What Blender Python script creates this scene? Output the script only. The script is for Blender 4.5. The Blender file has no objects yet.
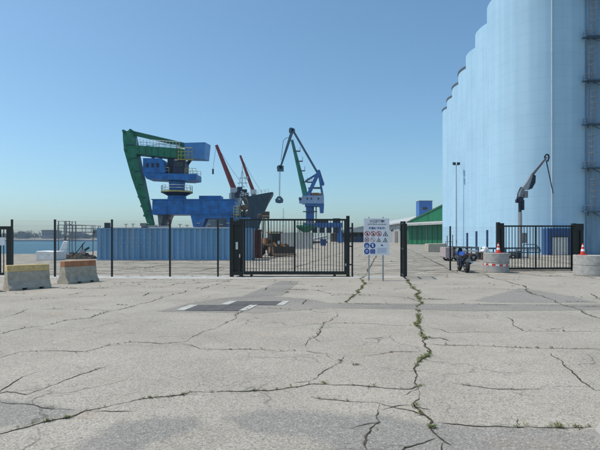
import bpy, bmesh, math, random
from mathutils import Vector, Matrix, noise as mnoise
R = math.radians
random.seed(11)

# ------------------------------------------------------------------ camera, sky, sun, exposure
scn = bpy.context.scene
COL = scn.collection
F, CX, HZ, CH = 485.0, 300.0, 239.0, 1.65          # focal length and horizon in photograph pixels, eye height
cd = bpy.data.cameras.new('camera'); cam = bpy.data.objects.new('camera', cd); COL.objects.link(cam)
cam.location = (0, 0, CH); cam.rotation_euler = (R(90), 0, 0)
cd.sensor_width = 36; cd.lens = F / 600 * 36; cd.shift_y = (HZ - 225) / 600
cd.clip_start = 0.1; cd.clip_end = 20000
scn.camera = cam
SUN_EL, SUN_AZ = 61, -85          # azimuth from +Y, clockwise
w = bpy.data.worlds.new('World'); scn.world = w; w.use_nodes = True
nt = w.node_tree; nt.nodes.clear()
sk = nt.nodes.new('ShaderNodeTexSky'); sk.sky_type = 'NISHITA'; sk.sun_disc = False
sk.sun_elevation = R(SUN_EL); sk.sun_rotation = R(SUN_AZ); sk.altitude = 0
sk.air_density = 1.0; sk.dust_density = 1.35; sk.ozone_density = 9.0
bg = nt.nodes.new('ShaderNodeBackground'); bg.inputs[1].default_value = 0.148
wo = nt.nodes.new('ShaderNodeOutputWorld')
wb = nt.nodes.new('ShaderNodeMix'); wb.data_type = 'RGBA'; wb.blend_type = 'MULTIPLY'; wb.inputs[0].default_value = 1.0
wb.inputs[7].default_value = (0.98, 1.05, 0.90, 1)          # the camera's white balance
nt.links.new(sk.outputs[0], wb.inputs[6]); nt.links.new(wb.outputs[2], bg.inputs[0]); nt.links.new(bg.outputs[0], wo.inputs[0])
sl = bpy.data.lights.new('sun', 'SUN'); sl.energy = 3.35; sl.angle = R(0.53); sl.color = (1.0, 0.955, 0.89)
so = bpy.data.objects.new('sun', sl); COL.objects.link(so)
sd = Vector((math.sin(R(SUN_AZ)) * math.cos(R(SUN_EL)), math.cos(R(SUN_AZ)) * math.cos(R(SUN_EL)), math.sin(R(SUN_EL))))
so.rotation_euler = sd.to_track_quat('Z', 'Y').to_euler(); so.location = (-40, 0, 80)
vs = scn.view_settings
vs.view_transform = 'Standard'; vs.look = 'None'; vs.exposure = 0.2; vs.gamma = 1.0; vs.use_curve_mapping = False
scn.render.engine = 'CYCLES'

# ------------------------------------------------------------------ measuring helpers
def P(px, py, d):                    # the point seen at photo position (px,py) at distance d
    return Vector(((px - CX) / F * d, d, CH + (HZ - py) / F * d))
def G(px, py, z=0.0):                # the same on the ground
    d = (CH - z) * F / (py - HZ)
    return Vector(((px - CX) / F * d, d, z))
YA = math.atan2(0.179, 1.0)          # the yard's joints and the silo row run this much to the right of straight ahead
U = Vector((math.cos(YA), -math.sin(YA), 0)); V = Vector((math.sin(YA), math.cos(YA), 0)); Z = Vector((0, 0, 1))

# ------------------------------------------------------------------ materials
def mat(name, col, rough=0.6, metal=0.0, var=0.18, scale=2.0, dirt=None, damt=0.35, dscale=4.0, bump=0.0, bscale=30.0, streak=False, spec=0.5):
    m = bpy.data.materials.new(name); m.use_nodes = True
    n = m.node_tree.nodes; l = m.node_tree.links; b = n['Principled BSDF']
    b.inputs['Roughness'].default_value = rough; b.inputs['Metallic'].default_value = metal
    b.inputs['Specular IOR Level'].default_value = spec
    g = n.new('ShaderNodeNewGeometry')
    src = g.outputs['Position']
    mp = n.new('ShaderNodeMapping'); l.new(src, mp.inputs['Vector'])
    mp.inputs['Scale'].default_value = (1, 1, 0.12) if streak else (1, 1, 1)
    nz = n.new('ShaderNodeTexNoise'); nz.inputs['Scale'].default_value = scale; nz.inputs['Detail'].default_value = 5
    l.new(mp.outputs[0], nz.inputs['Vector'])
    mr = n.new('ShaderNodeMapRange'); mr.inputs[1].default_value = 0.3; mr.inputs[2].default_value = 0.7
    l.new(nz.outputs['Fac'], mr.inputs[0])
    mx = n.new('ShaderNodeMix'); mx.data_type = 'RGBA'
    mx.inputs[6].default_value = [max(0, c * (1 - var)) for c in col] + [1]
    mx.inputs[7].default_value = [min(0.95, c * (1 + var)) for c in col] + [1]
    l.new(mr.outputs[0], mx.inputs[0]); out = mx.outputs[2]
    if dirt:
        n2 = n.new('ShaderNodeTexNoise'); n2.inputs['Scale'].default_value = dscale; n2.inputs['Detail'].default_value = 8
        n2.inputs['Roughness'].default_value = 0.65
        l.new(mp.outputs[0], n2.inputs['Vector'])
        r2 = n.new('ShaderNodeMapRange'); r2.inputs[1].default_value = 0.5; r2.inputs[2].default_value = 0.72
        r2.inputs[4].default_value = damt; l.new(n2.outputs['Fac'], r2.inputs[0])
        m2 = n.new('ShaderNodeMix'); m2.data_type = 'RGBA'; m2.inputs[7].default_value = list(dirt) + [1]
        l.new(r2.outputs[0], m2.inputs[0]); l.new(out, m2.inputs[6]); out = m2.outputs[2]
    l.new(out, b.inputs['Base Color'])
    if bump:
        n3 = n.new('ShaderNodeTexNoise'); n3.inputs['Scale'].default_value = bscale; n3.inputs['Detail'].default_value = 4
        l.new(src, n3.inputs['Vector'])
        bp = n.new('ShaderNodeBump'); bp.inputs['Strength'].default_value = bump; bp.inputs['Distance'].default_value = 0.02
        l.new(n3.outputs['Fac'], bp.inputs['Height']); l.new(bp.outputs[0], b.inputs['Normal'])
    return m
RUST = (0.10, 0.045, 0.025); GRIME = (0.06, 0.055, 0.05)
MAT = dict(
    black=mat('black_green_paint', (0.005, 0.010, 0.009), 0.45, var=0.3, scale=6, dirt=(0.05, 0.045, 0.04), damt=0.2, dscale=9),
    post_grey=mat('galvanised_steel', (0.36, 0.37, 0.38), 0.45, 0.6, var=0.15, scale=8),
    wire=mat('fence_wire', (0.09, 0.11, 0.12), 0.6, 0.0),
    concrete=mat('barrier_concrete', (0.45, 0.395, 0.31), 0.9, var=0.16, scale=5, dirt=(0.12, 0.11, 0.10), damt=0.5, dscale=7, bump=0.4, bscale=90),
    concrete_pale=mat('pale_concrete', (0.40, 0.38, 0.345), 0.9, var=0.12, scale=4, dirt=(0.20, 0.18, 0.15), damt=0.5, dscale=5, bump=0.35, bscale=80),
    ring=mat('ring_concrete', (0.40, 0.38, 0.35), 0.9, var=0.16, scale=6, dirt=(0.20, 0.18, 0.16), damt=0.5, dscale=5, bump=0.4, bscale=70),
    strip=mat('strip_concrete', (0.43, 0.415, 0.375), 0.92, var=0.14, scale=2, dirt=(0.24, 0.22, 0.18), damt=0.6, dscale=3, bump=0.3, bscale=60),
    yellow_band=mat('yellow_band_paint', (0.66, 0.47, 0.20), 0.8, var=0.16, scale=6, dirt=(0.25, 0.22, 0.16), damt=0.5, dscale=10),
    orange_band=mat('orange_band_paint', (0.42, 0.18, 0.085), 0.8, var=0.2, scale=6, dirt=(0.20, 0.10, 0.06), damt=0.6, dscale=9),
    cont_blue=mat('container_blue', (0.15, 0.32, 0.50), 0.55, var=0.18, scale=1.3, dirt=(0.30, 0.33, 0.35), damt=0.5, dscale=2.2, streak=True),
    cont_rust=mat('container_rust', (0.13, 0.035, 0.025), 0.65, var=0.25, scale=2, dirt=RUST, damt=0.6),
    cont_pale=mat('container_pale', (0.55, 0.53, 0.49), 0.6, var=0.1, scale=1.5, dirt=(0.3, 0.24, 0.18), damt=0.4),
    silo_shade=mat('silo_shade_tone', (0.19, 0.31, 0.42), 0.75, var=0.2, scale=1.2, dirt=(0.10, 0.13, 0.16), damt=0.6, dscale=2.0, streak=True),  # silo blue with the shade behind the ladder put into its colour
    silo_cap=mat('silo_cap', (0.10, 0.11, 0.12), 0.8),
    door_blue=mat('door_blue', (0.02, 0.075, 0.22), 0.5, var=0.15),
    door_white=mat('door_white', (0.62, 0.62, 0.58), 0.6, var=0.08, scale=3, dirt=(0.3, 0.28, 0.24), damt=0.35),
    rusty=mat('rusty_steel', (0.085, 0.06, 0.05), 0.8, var=0.3, scale=6),
    navy_post=mat('navy_post', (0.03, 0.08, 0.18), 0.5, var=0.2, scale=5),
    crane_blue=mat('crane_blue', (0.014, 0.145, 0.42), 0.45, var=0.3, scale=0.9, dirt=(0.035, 0.05, 0.07), damt=0.65, dscale=1.6),
    crane_dark=mat('crane_dark', (0.012, 0.02, 0.045), 0.5, var=0.3, scale=1.5),
    crane_green=mat('crane_green', (0.011, 0.175, 0.09), 0.5, var=0.22, scale=0.8, dirt=(0.02, 0.05, 0.04), damt=0.5, dscale=1.4),
    counter_blue=mat('counterweight_blue', (0.07, 0.23, 0.52), 0.45, var=0.15, scale=0.8),
    rail_yellow=mat('rail_yellow', (0.45, 0.38, 0.12), 0.6, var=0.15),
    rail_white=mat('rail_white', (0.62, 0.64, 0.62), 0.6, var=0.1),
    pale_house=mat('pale_machine_house', (0.33, 0.43, 0.60), 0.5, var=0.1, scale=0.8, dirt=(0.2, 0.2, 0.22), damt=0.4, dscale=1),
    far_green=mat('boom_green', (0.025, 0.24, 0.15), 0.55, var=0.2, scale=0.6),
    far_steel=mat('boom_grey_blue', (0.065, 0.12, 0.17), 0.55, var=0.2, scale=0.6),
    far_blue=mat('frame_blue', (0.035, 0.14, 0.37), 0.5, var=0.2, scale=0.6),
    glass=mat('dark_glass', (0.015, 0.02, 0.025), 0.08, var=0.1),
    hull=mat('ship_hull', (0.055, 0.08, 0.105), 0.55, var=0.25, scale=0.5, dirt=(0.12, 0.10, 0.09), damt=0.4, dscale=0.8, streak=True),
    red_paint=mat('jib_red', (0.26, 0.025, 0.022), 0.5, var=0.2, scale=0.9),
    ship_white=mat('ship_white', (0.60, 0.62, 0.62), 0.5, var=0.1, scale=1, dirt=(0.25, 0.18, 0.12), damt=0.4, dscale=2),
    cable=mat('steel_cable', (0.05, 0.055, 0.06), 0.7),
    orange=mat('machine_orange', (0.23, 0.115, 0.045), 0.5, var=0.15, scale=4, dirt=(0.15, 0.08, 0.04), damt=0.4),
    rubber=mat('rubber', (0.018, 0.017, 0.017), 0.85, var=0.25, scale=9),
    brown_steel=mat('brown_steel', (0.08, 0.055, 0.035), 0.75, var=0.25, scale=4),
    shed_green=mat('shed_green', (0.007, 0.165, 0.07), 0.6, var=0.15, scale=0.5, dirt=(0.01, 0.05, 0.03), damt=0.5, dscale=0.9, streak=True),
    shed_grey=mat('shed_grey', (0.33, 0.34, 0.33), 0.7, var=0.12, scale=0.3, dirt=(0.18, 0.16, 0.14), damt=0.5, dscale=0.5, streak=True),
    roof_grey=mat('roof_grey', (0.42, 0.43, 0.42), 0.7, var=0.15, scale=0.25, dirt=(0.2, 0.17, 0.14), damt=0.5, dscale=0.4),
    roof_brown=mat('roof_brown', (0.16, 0.13, 0.11), 0.8, var=0.2, scale=0.4),
    trim_white=mat('trim_white', (0.50, 0.50, 0.48), 0.6, var=0.06),
    sign_blue=mat('tower_blue', (0.05, 0.16, 0.42), 0.5, var=0.1, scale=0.5),
    sign_white=mat('sign_white', (0.80, 0.81, 0.84), 0.35, var=0.03, scale=3),
    p_red=mat('print_red', (0.50, 0.03, 0.035), 0.4, var=0.03), p_black=mat('print_black', (0.02, 0.02, 0.022), 0.4),
    p_blue=mat('print_blue', (0.012, 0.06, 0.30), 0.4, var=0.03), p_pale=mat('print_pale_blue', (0.36, 0.45, 0.64), 0.4, var=0.03),
    p_yellow=mat('print_yellow', (0.75, 0.55, 0.06), 0.4, var=0.03), p_grey=mat('print_grey', (0.22, 0.24, 0.30), 0.4, var=0.03),
    cone_red=mat('cone_red', (0.62, 0.045, 0.025), 0.45, var=0.1, scale=10), white=mat('white_plastic', (0.78, 0.78, 0.76), 0.5, var=0.06, scale=8),
    moto_blue=mat('motorbike_blue', (0.015, 0.06, 0.28), 0.18, var=0.05), moto_black=mat('motorbike_black', (0.012, 0.012, 0.014), 0.3),
    chrome=mat('chrome', (0.6, 0.6, 0.62), 0.2, 1.0, var=0.05),
    white_stone=mat('white_stone', (0.70, 0.69, 0.66), 0.85, var=0.1, scale=4, dirt=(0.35, 0.32, 0.28), damt=0.5, dscale=5, bump=0.3),
    heap=mat('dark_heap', (0.05, 0.045, 0.035), 0.95, var=0.4, scale=5, bump=0.6, bscale=12),
    plate=mat('steel_plate', (0.085, 0.078, 0.072), 0.75, var=0.15, scale=4, dirt=(0.13, 0.12, 0.11), damt=0.4, dscale=8),
    crack=mat('crack_dirt', (0.058, 0.050, 0.038), 1.0, var=0.45, scale=12, dirt=(0.16, 0.145, 0.12), damt=0.7, dscale=9, spec=0.1),
    seaside=mat('shore_rock', (0.17, 0.155, 0.125), 0.95, var=0.25, scale=0.06),
    far_wall=mat('far_wall', (0.24, 0.235, 0.23), 0.8, var=0.1, scale=0.05),
    far_roof=mat('far_roof', (0.24, 0.17, 0.14), 0.8, var=0.1, scale=0.05),
    pink=mat('faded_pink_paint', (0.45, 0.36, 0.35), 0.6, var=0.1, scale=4),
    machine_grey=mat('machine_grey', (0.20, 0.21, 0.22), 0.5, 0.2, var=0.2, scale=3),
)
def leaf_mat(name, a, b2, scale):
    m = bpy.data.materials.new(name); m.use_nodes = True
    n = m.node_tree.nodes; l = m.node_tree.links; b = n['Principled BSDF']
    b.inputs['Roughness'].default_value = 0.7; b.inputs['Specular IOR Level'].default_value = 0.25
    g = n.new('ShaderNodeNewGeometry'); nz = n.new('ShaderNodeTexNoise'); nz.inputs['Scale'].default_value = scale
    l.new(g.outputs['Position'], nz.inputs['Vector'])
    mr = n.new('ShaderNodeMapRange'); mr.inputs[1].default_value = 0.35; mr.inputs[2].default_value = 0.65; l.new(nz.outputs['Fac'], mr.inputs[0])
    mx = n.new('ShaderNodeMix'); mx.data_type = 'RGBA'; mx.inputs[6].default_value = list(a) + [1]; mx.inputs[7].default_value = list(b2) + [1]
    l.new(mr.outputs[0], mx.inputs[0]); l.new(mx.outputs[2], b.inputs['Base Color'])
    return m
MAT['weed'] = leaf_mat('weed_green', (0.085, 0.12, 0.03), (0.18, 0.19, 0.075), 9)
MAT['dry'] = leaf_mat('dry_weed', (0.10, 0.085, 0.04), (0.20, 0.17, 0.09), 14)
MAT['far_leaf'] = leaf_mat('far_foliage', (0.035, 0.055, 0.025), (0.07, 0.085, 0.04), 0.05)

def silo_paint():
    m = bpy.data.materials.new('silo_paint'); m.use_nodes = True
    n = m.node_tree.nodes; l = m.node_tree.links; b = n['Principled BSDF']
    b.inputs['Roughness'].default_value = 0.75; b.inputs['Specular IOR Level'].default_value = 0.3
    g = n.new('ShaderNodeNewGeometry'); mp = n.new('ShaderNodeMapping'); mp.inputs['Scale'].default_value = (1, 1, 0.03)
    l.new(g.outputs['Position'], mp.inputs['Vector'])
    nz = n.new('ShaderNodeTexNoise'); nz.inputs['Scale'].default_value = 1.4; nz.inputs['Detail'].default_value = 6; l.new(mp.outputs[0], nz.inputs['Vector'])
    mx = n.new('ShaderNodeMix'); mx.data_type = 'RGBA'
    mx.inputs[6].default_value = (0.375, 0.575, 0.72, 1); mx.inputs[7].default_value = (0.43, 0.63, 0.765, 1)
    mr = n.new('ShaderNodeMapRange'); mr.inputs[1].default_value = 0.35; mr.inputs[2].default_value = 0.65
    l.new(nz.outputs['Fac'], mr.inputs[0]); l.new(mr.outputs[0], mx.inputs[0])
    # slip-form lifts: faint darker joints
    sx = n.new('ShaderNodeSeparateXYZ'); l.new(g.outputs['Position'], sx.inputs[0])
    n2 = n.new('ShaderNodeTexNoise'); n2.inputs['Scale'].default_value = 0.5; l.new(g.outputs['Position'], n2.inputs['Vector'])
    ad = n.new('ShaderNodeMath'); ad.operation = 'MULTIPLY_ADD'; ad.inputs[1].default_value = 0.12; l.new(n2.outputs['Fac'], ad.inputs[0]); l.new(sx.outputs[2], ad.inputs[2])
    md = n.new('ShaderNodeMath'); md.operation = 'PINGPONG'; md.inputs[1].default_value = 0.62; l.new(ad.outputs[0], md.inputs[0])
    r2 = n.new('ShaderNodeMapRange'); r2.inputs[1].default_value = 0.0; r2.inputs[2].default_value = 0.05; r2.inputs[3].default_value = 0.20; r2.inputs[4].default_value = 0.0
    l.new(md.outputs[0], r2.inputs[0])
    n4 = n.new('ShaderNodeTexNoise'); n4.inputs['Scale'].default_value = 0.28; n4.inputs['Detail'].default_value = 7; l.new(g.outputs['Position'], n4.inputs['Vector'])
    r4 = n.new('ShaderNodeMapRange'); r4.inputs[1].default_value = 0.45; r4.inputs[2].default_value = 0.75; r4.inputs[4].default_value = 0.18; l.new(n4.outputs['Fac'], r4.inputs[0])
    sm = n.new('ShaderNodeMath'); sm.operation = 'ADD'; l.new(r2.outputs[0], sm.inputs[0]); l.new(r4.outputs[0], sm.inputs[1])
    m2 = n.new('ShaderNodeMix'); m2.data_type = 'RGBA'; m2.inputs[7].default_value = (0.20, 0.33, 0.44, 1)
    l.new(sm.outputs[0], m2.inputs[0]); l.new(mx.outputs[2], m2.inputs[6]); l.new(m2.outputs[2], b.inputs['Base Color'])
    return m
MAT['silo'] = silo_paint()

def ground_mat(name, asphalt=False):
    m = bpy.data.materials.new(name); m.use_nodes = True
    n = m.node_tree.nodes; l = m.node_tree.links; b = n['Principled BSDF']
    b.inputs['Roughness'].default_value = 0.95; b.inputs['Specular IOR Level'].default_value = 0.2
    g = n.new('ShaderNodeNewGeometry'); pos = g.outputs['Position']
    def nzz(s, d=4, r=0.5):
        x = n.new('ShaderNodeTexNoise'); x.inputs['Scale'].default_value = s; x.inputs['Detail'].default_value = d; x.inputs['Roughness'].default_value = r
        l.new(pos, x.inputs['Vector']); return x.outputs['Fac']
    def rng(s, a, b_, c, d):
        x = n.new('ShaderNodeMapRange'); x.inputs[1].default_value = a; x.inputs[2].default_value = b_; x.inputs[3].default_value = c; x.inputs[4].default_value = d
        l.new(s, x.inputs[0]); return x.outputs[0]
    def mixc(f, A, B, mode='MIX'):
        x = n.new('ShaderNodeMix'); x.data_type = 'RGBA'; x.blend_type = mode
        if isinstance(f, float): x.inputs[0].default_value = f
        else: l.new(f, x.inputs[0])
        for i, q in ((6, A), (7, B)):
            if isinstance(q, tuple): x.inputs[i].default_value = q
            else: l.new(q, x.inputs[i])
        return x.outputs[2]
    if asphalt: c0, c1 = (0.205, 0.190, 0.165, 1), (0.27, 0.252, 0.218, 1)
    else: c0, c1 = (0.293, 0.264, 0.218, 1), (0.386, 0.349, 0.290, 1)
    base = mixc(rng(nzz(0.55, 6, 0.6), 0.32, 0.68, 0, 1), c0, c1)
    base = mixc(rng(nzz(0.16, 3), 0.45, 0.7, 0, 0.35), base, (0.39, 0.345, 0.28, 1))           # dusty areas
    base = mixc(rng(nzz(2.3, 7, 0.7), 0.56, 0.75, 0, 0.42), base, (0.175, 0.168, 0.155, 1))     # blotches
    if not asphalt:
        at = n.new('ShaderNodeAttribute'); at.attribute_name = 'patch'
        ns = rng(nzz(3.2, 6, 0.7), 0.0, 1.0, -0.28, 0.28)
        ad = n.new('ShaderNodeMath'); ad.operation = 'ADD'; l.new(at.outputs['Fac'], ad.inputs[0]); l.new(ns, ad.inputs[1])
        base = mixc(rng(ad.outputs[0], -0.07, 0.07, 0, 0.62), base, (0.185, 0.180, 0.170, 1))   # worn darker patches
        at2 = n.new('ShaderNodeAttribute'); at2.attribute_name = 'beyond'
        dirtf = n.new('ShaderNodeMath'); dirtf.operation = 'MULTIPLY'; l.new(at2.outputs['Fac'], dirtf.inputs[0])
        l.new(rng(nzz(0.9, 6, 0.65), 0.46, 0.62, 0.0, 0.75), dirtf.inputs[1])
        base = mixc(dirtf.outputs[0], base, (0.17, 0.15, 0.11, 1))
        base = mixc(rng(nzz(0.8, 2), 0.62, 0.75, 0, 0.25), base, (0.36, 0.25, 0.18, 1))           # faint rust
    # exposed aggregate
    vo = n.new('ShaderNodeTexVoronoi'); vo.inputs['Scale'].default_value = 105; l.new(pos, vo.inputs['Vector'])
    sc = n.new('ShaderNodeSeparateColor'); l.new(vo.outputs['Color'], sc.inputs[0])
    f = rng(sc.outputs[0], 0, 1, 0.64, 1.34)
    cb = n.new('ShaderNodeCombineColor')
    for i in range(3): l.new(f, cb.inputs[i])
    base = mixc(0.85, base, cb.outputs[0], 'MULTIPLY')
    v2 = n.new('ShaderNodeTexVoronoi'); v2.inputs['Scale'].default_value = 62; l.new(pos, v2.inputs['Vector'])
    s2 = n.new('ShaderNodeSeparateColor'); l.new(v2.outputs['Color'], s2.inputs[0])
    base = mixc(rng(s2.outputs[1], 0.86, 0.93, 0, 0.32), base, (0.52, 0.50, 0.47, 1))
    base = mixc(rng(s2.outputs[2], 0.90, 0.95, 0, 0.45), base, (0.11, 0.105, 0.10, 1))
    # hairline cracks
    def hair(scale, amp, wth, amt, base):
        na = n.new('ShaderNodeTexNoise'); na.inputs['Scale'].default_value = scale * 3; na.inputs['Detail'].default_value = 5; l.new(pos, na.inputs['Vector'])
        vm = n.new('ShaderNodeVectorMath'); vm.operation = 'MULTIPLY_ADD'; vm.inputs[1].default_value = (amp,) * 3
        l.new(na.outputs['Color'], vm.inputs[0]); l.new(pos, vm.inputs[2])
        v = n.new('ShaderNodeTexVoronoi'); v.feature = 'DISTANCE_TO_EDGE'; v.inputs['Scale'].default_value = scale; l.new(vm.outputs[0], v.inputs['Vector'])
        e = rng(v.outputs['Distance'], 0.0, wth, amt, 0.0)
        k = n.new('ShaderNodeMath'); k.operation = 'MULTIPLY'; l.new(e, k.inputs[0]); l.new(rng(nzz(0.7, 3), 0.46, 0.6, 0, 1), k.inputs[1])
        return mixc(k.outputs[0], base, (0.10, 0.09, 0.075, 1))
    base = hair(0.42, 0.9, 0.007, 0.8, base)
    base = hair(1.3, 0.5, 0.012, 0.45, base)
    l.new(base, b.inputs['Base Color'])
    hs = n.new('ShaderNodeMath'); hs.operation = 'MULTIPLY_ADD'; hs.inputs[1].default_value = 0.6
    l.new(sc.outputs[0], hs.inputs[0]); l.new(nzz(25, 4), hs.inputs[2])
    bp = n.new('ShaderNodeBump'); bp.inputs['Strength'].default_value = 0.45; bp.inputs['Distance'].default_value = 0.012
    l.new(hs.outputs[0], bp.inputs['Height']); l.new(bp.outputs[0], b.inputs['Normal'])
    return m
MAT['ground'] = ground_mat('yard_concrete'); MAT['asphalt'] = ground_mat('asphalt_patch', True)

def water_mat():
    m = bpy.data.materials.new('harbour_water'); m.use_nodes = True
    n = m.node_tree.nodes; l = m.node_tree.links; b = n['Principled BSDF']
    b.inputs['Base Color'].default_value = (0.012, 0.075, 0.105, 1); b.inputs['Roughness'].default_value = 0.3; b.inputs['IOR'].default_value = 1.33; b.inputs['Specular IOR Level'].default_value = 0.28
    g = n.new('ShaderNodeNewGeometry'); mp = n.new('ShaderNodeMapping'); mp.inputs['Scale'].default_value = (0.5, 1, 1); l.new(g.outputs['Position'], mp.inputs[0])
    nz = n.new('ShaderNodeTexNoise'); nz.inputs['Scale'].default_value = 0.9; nz.inputs['Detail'].default_value = 6; l.new(mp.outputs[0], nz.inputs['Vector'])
    bp = n.new('ShaderNodeBump'); bp.inputs['Strength'].default_value = 1.0; bp.inputs['Distance'].default_value = 0.7
    l.new(nz.outputs['Fac'], bp.inputs['Height']); l.new(bp.outputs[0], b.inputs['Normal'])
    return m
MAT['water'] = water_mat()

# ------------------------------------------------------------------ object helpers
FRAME = {}
def tag(o, label=None, cat=None, group=None, kind=None):
    if label: o['label'] = label
    if cat: o['category'] = cat
    if group: o['group'] = group
    if kind: o['kind'] = kind
    return o
def thing(name, label, cat, loc, rz=0.0, group=None):
    o = bpy.data.objects.new(name, None); COL.objects.link(o); o.empty_display_size = 0.2
    o.location = loc; o.rotation_euler = (0, 0, rz)
    FRAME[o.name] = (Matrix.Translation(Vector(loc)) @ Matrix.Rotation(rz, 4, 'Z')).inverted()
    return tag(o, label, cat, group)
class MB:
    """collects shapes in world coordinates, or in a thing's own when local=True"""
    def __init__(s): s.v = []; s.f = []; s.mi = []
    def add(s, vs_, fs, mi=0):
        o = len(s.v); s.v += [Vector(q) for q in vs_]; s.f += [tuple(i + o for i in q) for q in fs]; s.mi += [mi] * len(fs); return s
    def hexa(s, a, b, mi=0):        # two quads, bottom a and top b
        return s.add(list(a) + list(b), [(3, 2, 1, 0), (4, 5, 6, 7), (0, 1, 5, 4), (1, 2, 6, 5), (2, 3, 7, 6), (3, 0, 4, 7)], mi)
    def box(s, c, size, ax=None, mi=0):
        X, Y, Zz = ax if ax else (Vector((1, 0, 0)), Vector((0, 1, 0)), Vector((0, 0, 1)))
        c = Vector(c); x, y, z = X * size[0] / 2, Y * size[1] / 2, Zz * size[2] / 2
        return s.hexa([c - x - y - z, c + x - y - z, c + x + y - z, c - x + y - z], [c - x - y + z, c + x - y + z, c + x + y + z, c - x + y + z], mi)
    def bb(s, x0, x1, y0, y1, z0, z1, mi=0):
        return s.box(((x0 + x1) / 2, (y0 + y1) / 2, (z0 + z1) / 2), (x1 - x0, y1 - y0, z1 - z0), None, mi)
    def beam(s, p, q, wd, h, w2=None, h2=None, up=(0, 0, 1), mi=0):
        p, q = Vector(p), Vector(q); d = (q - p).normalized(); up = Vector(up)
        if abs(d.dot(up)) > 0.98: up = Vector((0, 1, 0))
        x = d.cross(up).normalized(); z = x.cross(d).normalized()
        w2 = wd if w2 is None else w2; h2 = h if h2 is None else h2
        a = [p - x * wd / 2 - z * h / 2, p + x * wd / 2 - z * h / 2, p + x * wd / 2 + z * h / 2, p - x * wd / 2 + z * h / 2]
        b = [q - x * w2 / 2 - z * h2 / 2, q + x * w2 / 2 - z * h2 / 2, q + x * w2 / 2 + z * h2 / 2, q - x * w2 / 2 + z * h2 / 2]
        return s.hexa(a, b, mi)
    def cyl(s, p, q, r, r2=None, n=10, mi=0, caps=True):
        p, q = Vector(p), Vector(q); d = (q - p).normalized(); r2 = r if r2 is None else r2
        up = Vector((0, 0, 1)) if abs(d.z) < 0.95 else Vector((1, 0, 0))
        x = d.cross(up).normalized(); y = d.cross(x)
        vv = [];
        for k in range(n):
            a = 2 * math.pi * k / n; e = x * math.cos(a) + y * math.sin(a); vv += [p + e * r, q + e * r2]
        ff = [(2 * k, 2 * k + 1, (2 * k + 3) % (2 * n), (2 * k + 2) % (2 * n)) for k in range(n)]
        if caps: ff += [tuple(2 * k for k in range(n)), tuple(2 * k + 1 for k in reversed(range(n)))]
        return s.add(vv, ff, mi)
    def path(s, pts, r, n=6):
        for a, b in zip(pts[:-1], pts[1:]): s.cyl(a, b, r, n=n)
        return s
    def lathe(s, c, prof, n=32, mi=0):
        c = Vector(c); m = len(prof); vv = []
        for k in range(n):
            a = 2 * math.pi * k / n
            vv += [c + Vector((math.cos(a) * r, math.sin(a) * r, z)) for r, z in prof]
        ff = [(k * m + j, ((k + 1) % n) * m + j, ((k + 1) % n) * m + j + 1, k * m + j + 1) for k in range(n) for j in range(m - 1)]
        return s.add(vv, ff, mi)
    def torus(s, c, axis, R_, r, n=24, m=8):
        axis = Vector(axis).normalized(); up = Vector((0, 0, 1)) if abs(axis.z) < 0.9 else Vector((1, 0, 0))
        x = axis.cross(up).normalized(); y = axis.cross(x); c = Vector(c); vv = []
        for k in range(n):
            a = 2 * math.pi * k / n; e = x * math.cos(a) + y * math.sin(a)
            for j in range(m):
                t = 2 * math.pi * j / m; vv.append(c + e * (R_ + r * math.cos(t)) + axis * r * math.sin(t))
        ff = [(k * m + j, ((k + 1) % n) * m + j, ((k + 1) % n) * m + (j + 1) % m, k * m + (j + 1) % m) for k in range(n) for j in range(m)]
        return s.add(vv, ff)
    def prism(s, poly, off):         # a flat outline given thickness
        n = len(poly); off = Vector(off); a = [Vector(q) for q in poly]
        return s.add(a + [q + off for q in a], [tuple(reversed(range(n))), tuple(range(n, 2 * n))] + [(k, (k + 1) % n, n + (k + 1) % n, n + k) for k in range(n)])
    def loft(s, rings, close=True):
        m = len(rings[0]); vv = [q for r in rings for q in r]; ff = []
        for i in range(len(rings) - 1):
            for j in range(m if close else m - 1):
                ff.append((i * m + j, i * m + (j + 1) % m, (i + 1) * m + (j + 1) % m, (i + 1) * m + j))
        if close: ff += [tuple(reversed(range(m))), tuple(range((len(rings) - 1) * m, len(rings) * m))]
        return s.add(vv, ff)
    def build(s, name, m, parent=None, smooth=False, local=False, bevel=0.0, fixn=True):
        me = bpy.data.meshes.new(name)
        vv = s.v
        fr = FRAME.get(parent.name) if parent else None
        if fr and not local: vv = [fr @ q for q in vv]
        me.from_pydata([tuple(q) for q in vv], [], s.f)
        ms = m if isinstance(m, (list, tuple)) else [m]
        for q in ms: me.materials.append(MAT[q])
        if len(ms) > 1: me.polygons.foreach_set('material_index', s.mi)
        if fixn:
            b = bmesh.new(); b.from_mesh(me); bmesh.ops.recalc_face_normals(b, faces=b.faces); b.to_mesh(me); b.free()
        if smooth:
            me.polygons.foreach_set('use_smooth', [True] * len(me.polygons)); me.set_sharp_from_angle(angle=R(35))
        o = bpy.data.objects.new(name, me); COL.objects.link(o)
        if parent: o.parent = parent; FRAME[o.name] = fr
        if bevel:
            md = o.modifiers.new('bevel', 'BEVEL'); md.width = bevel; md.segments = 2; md.limit_method = 'ANGLE'
        return o
def rep(proto, parent, loc):         # another copy of a part
    c = proto.copy(); COL.objects.link(c); c.parent = parent; c.location = loc; return c
def rails(mb, pts, h=1.0, r=0.03, step=1.5, mids=1):
    for a, b in zip(pts[:-1], pts[1:]):
        a, b = Vector(a), Vector(b); n = max(1, round((b - a).length / step))
        for k in range(n + 1):
            q = a.lerp(b, k / n); mb.cyl(q, q + Z * h, r, n=5)
        for k in range(mids + 1):
            up = Z * h * (k + 1) / (mids + 1); mb.cyl(a + up, b + up, r, n=5)
    return mb

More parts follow.
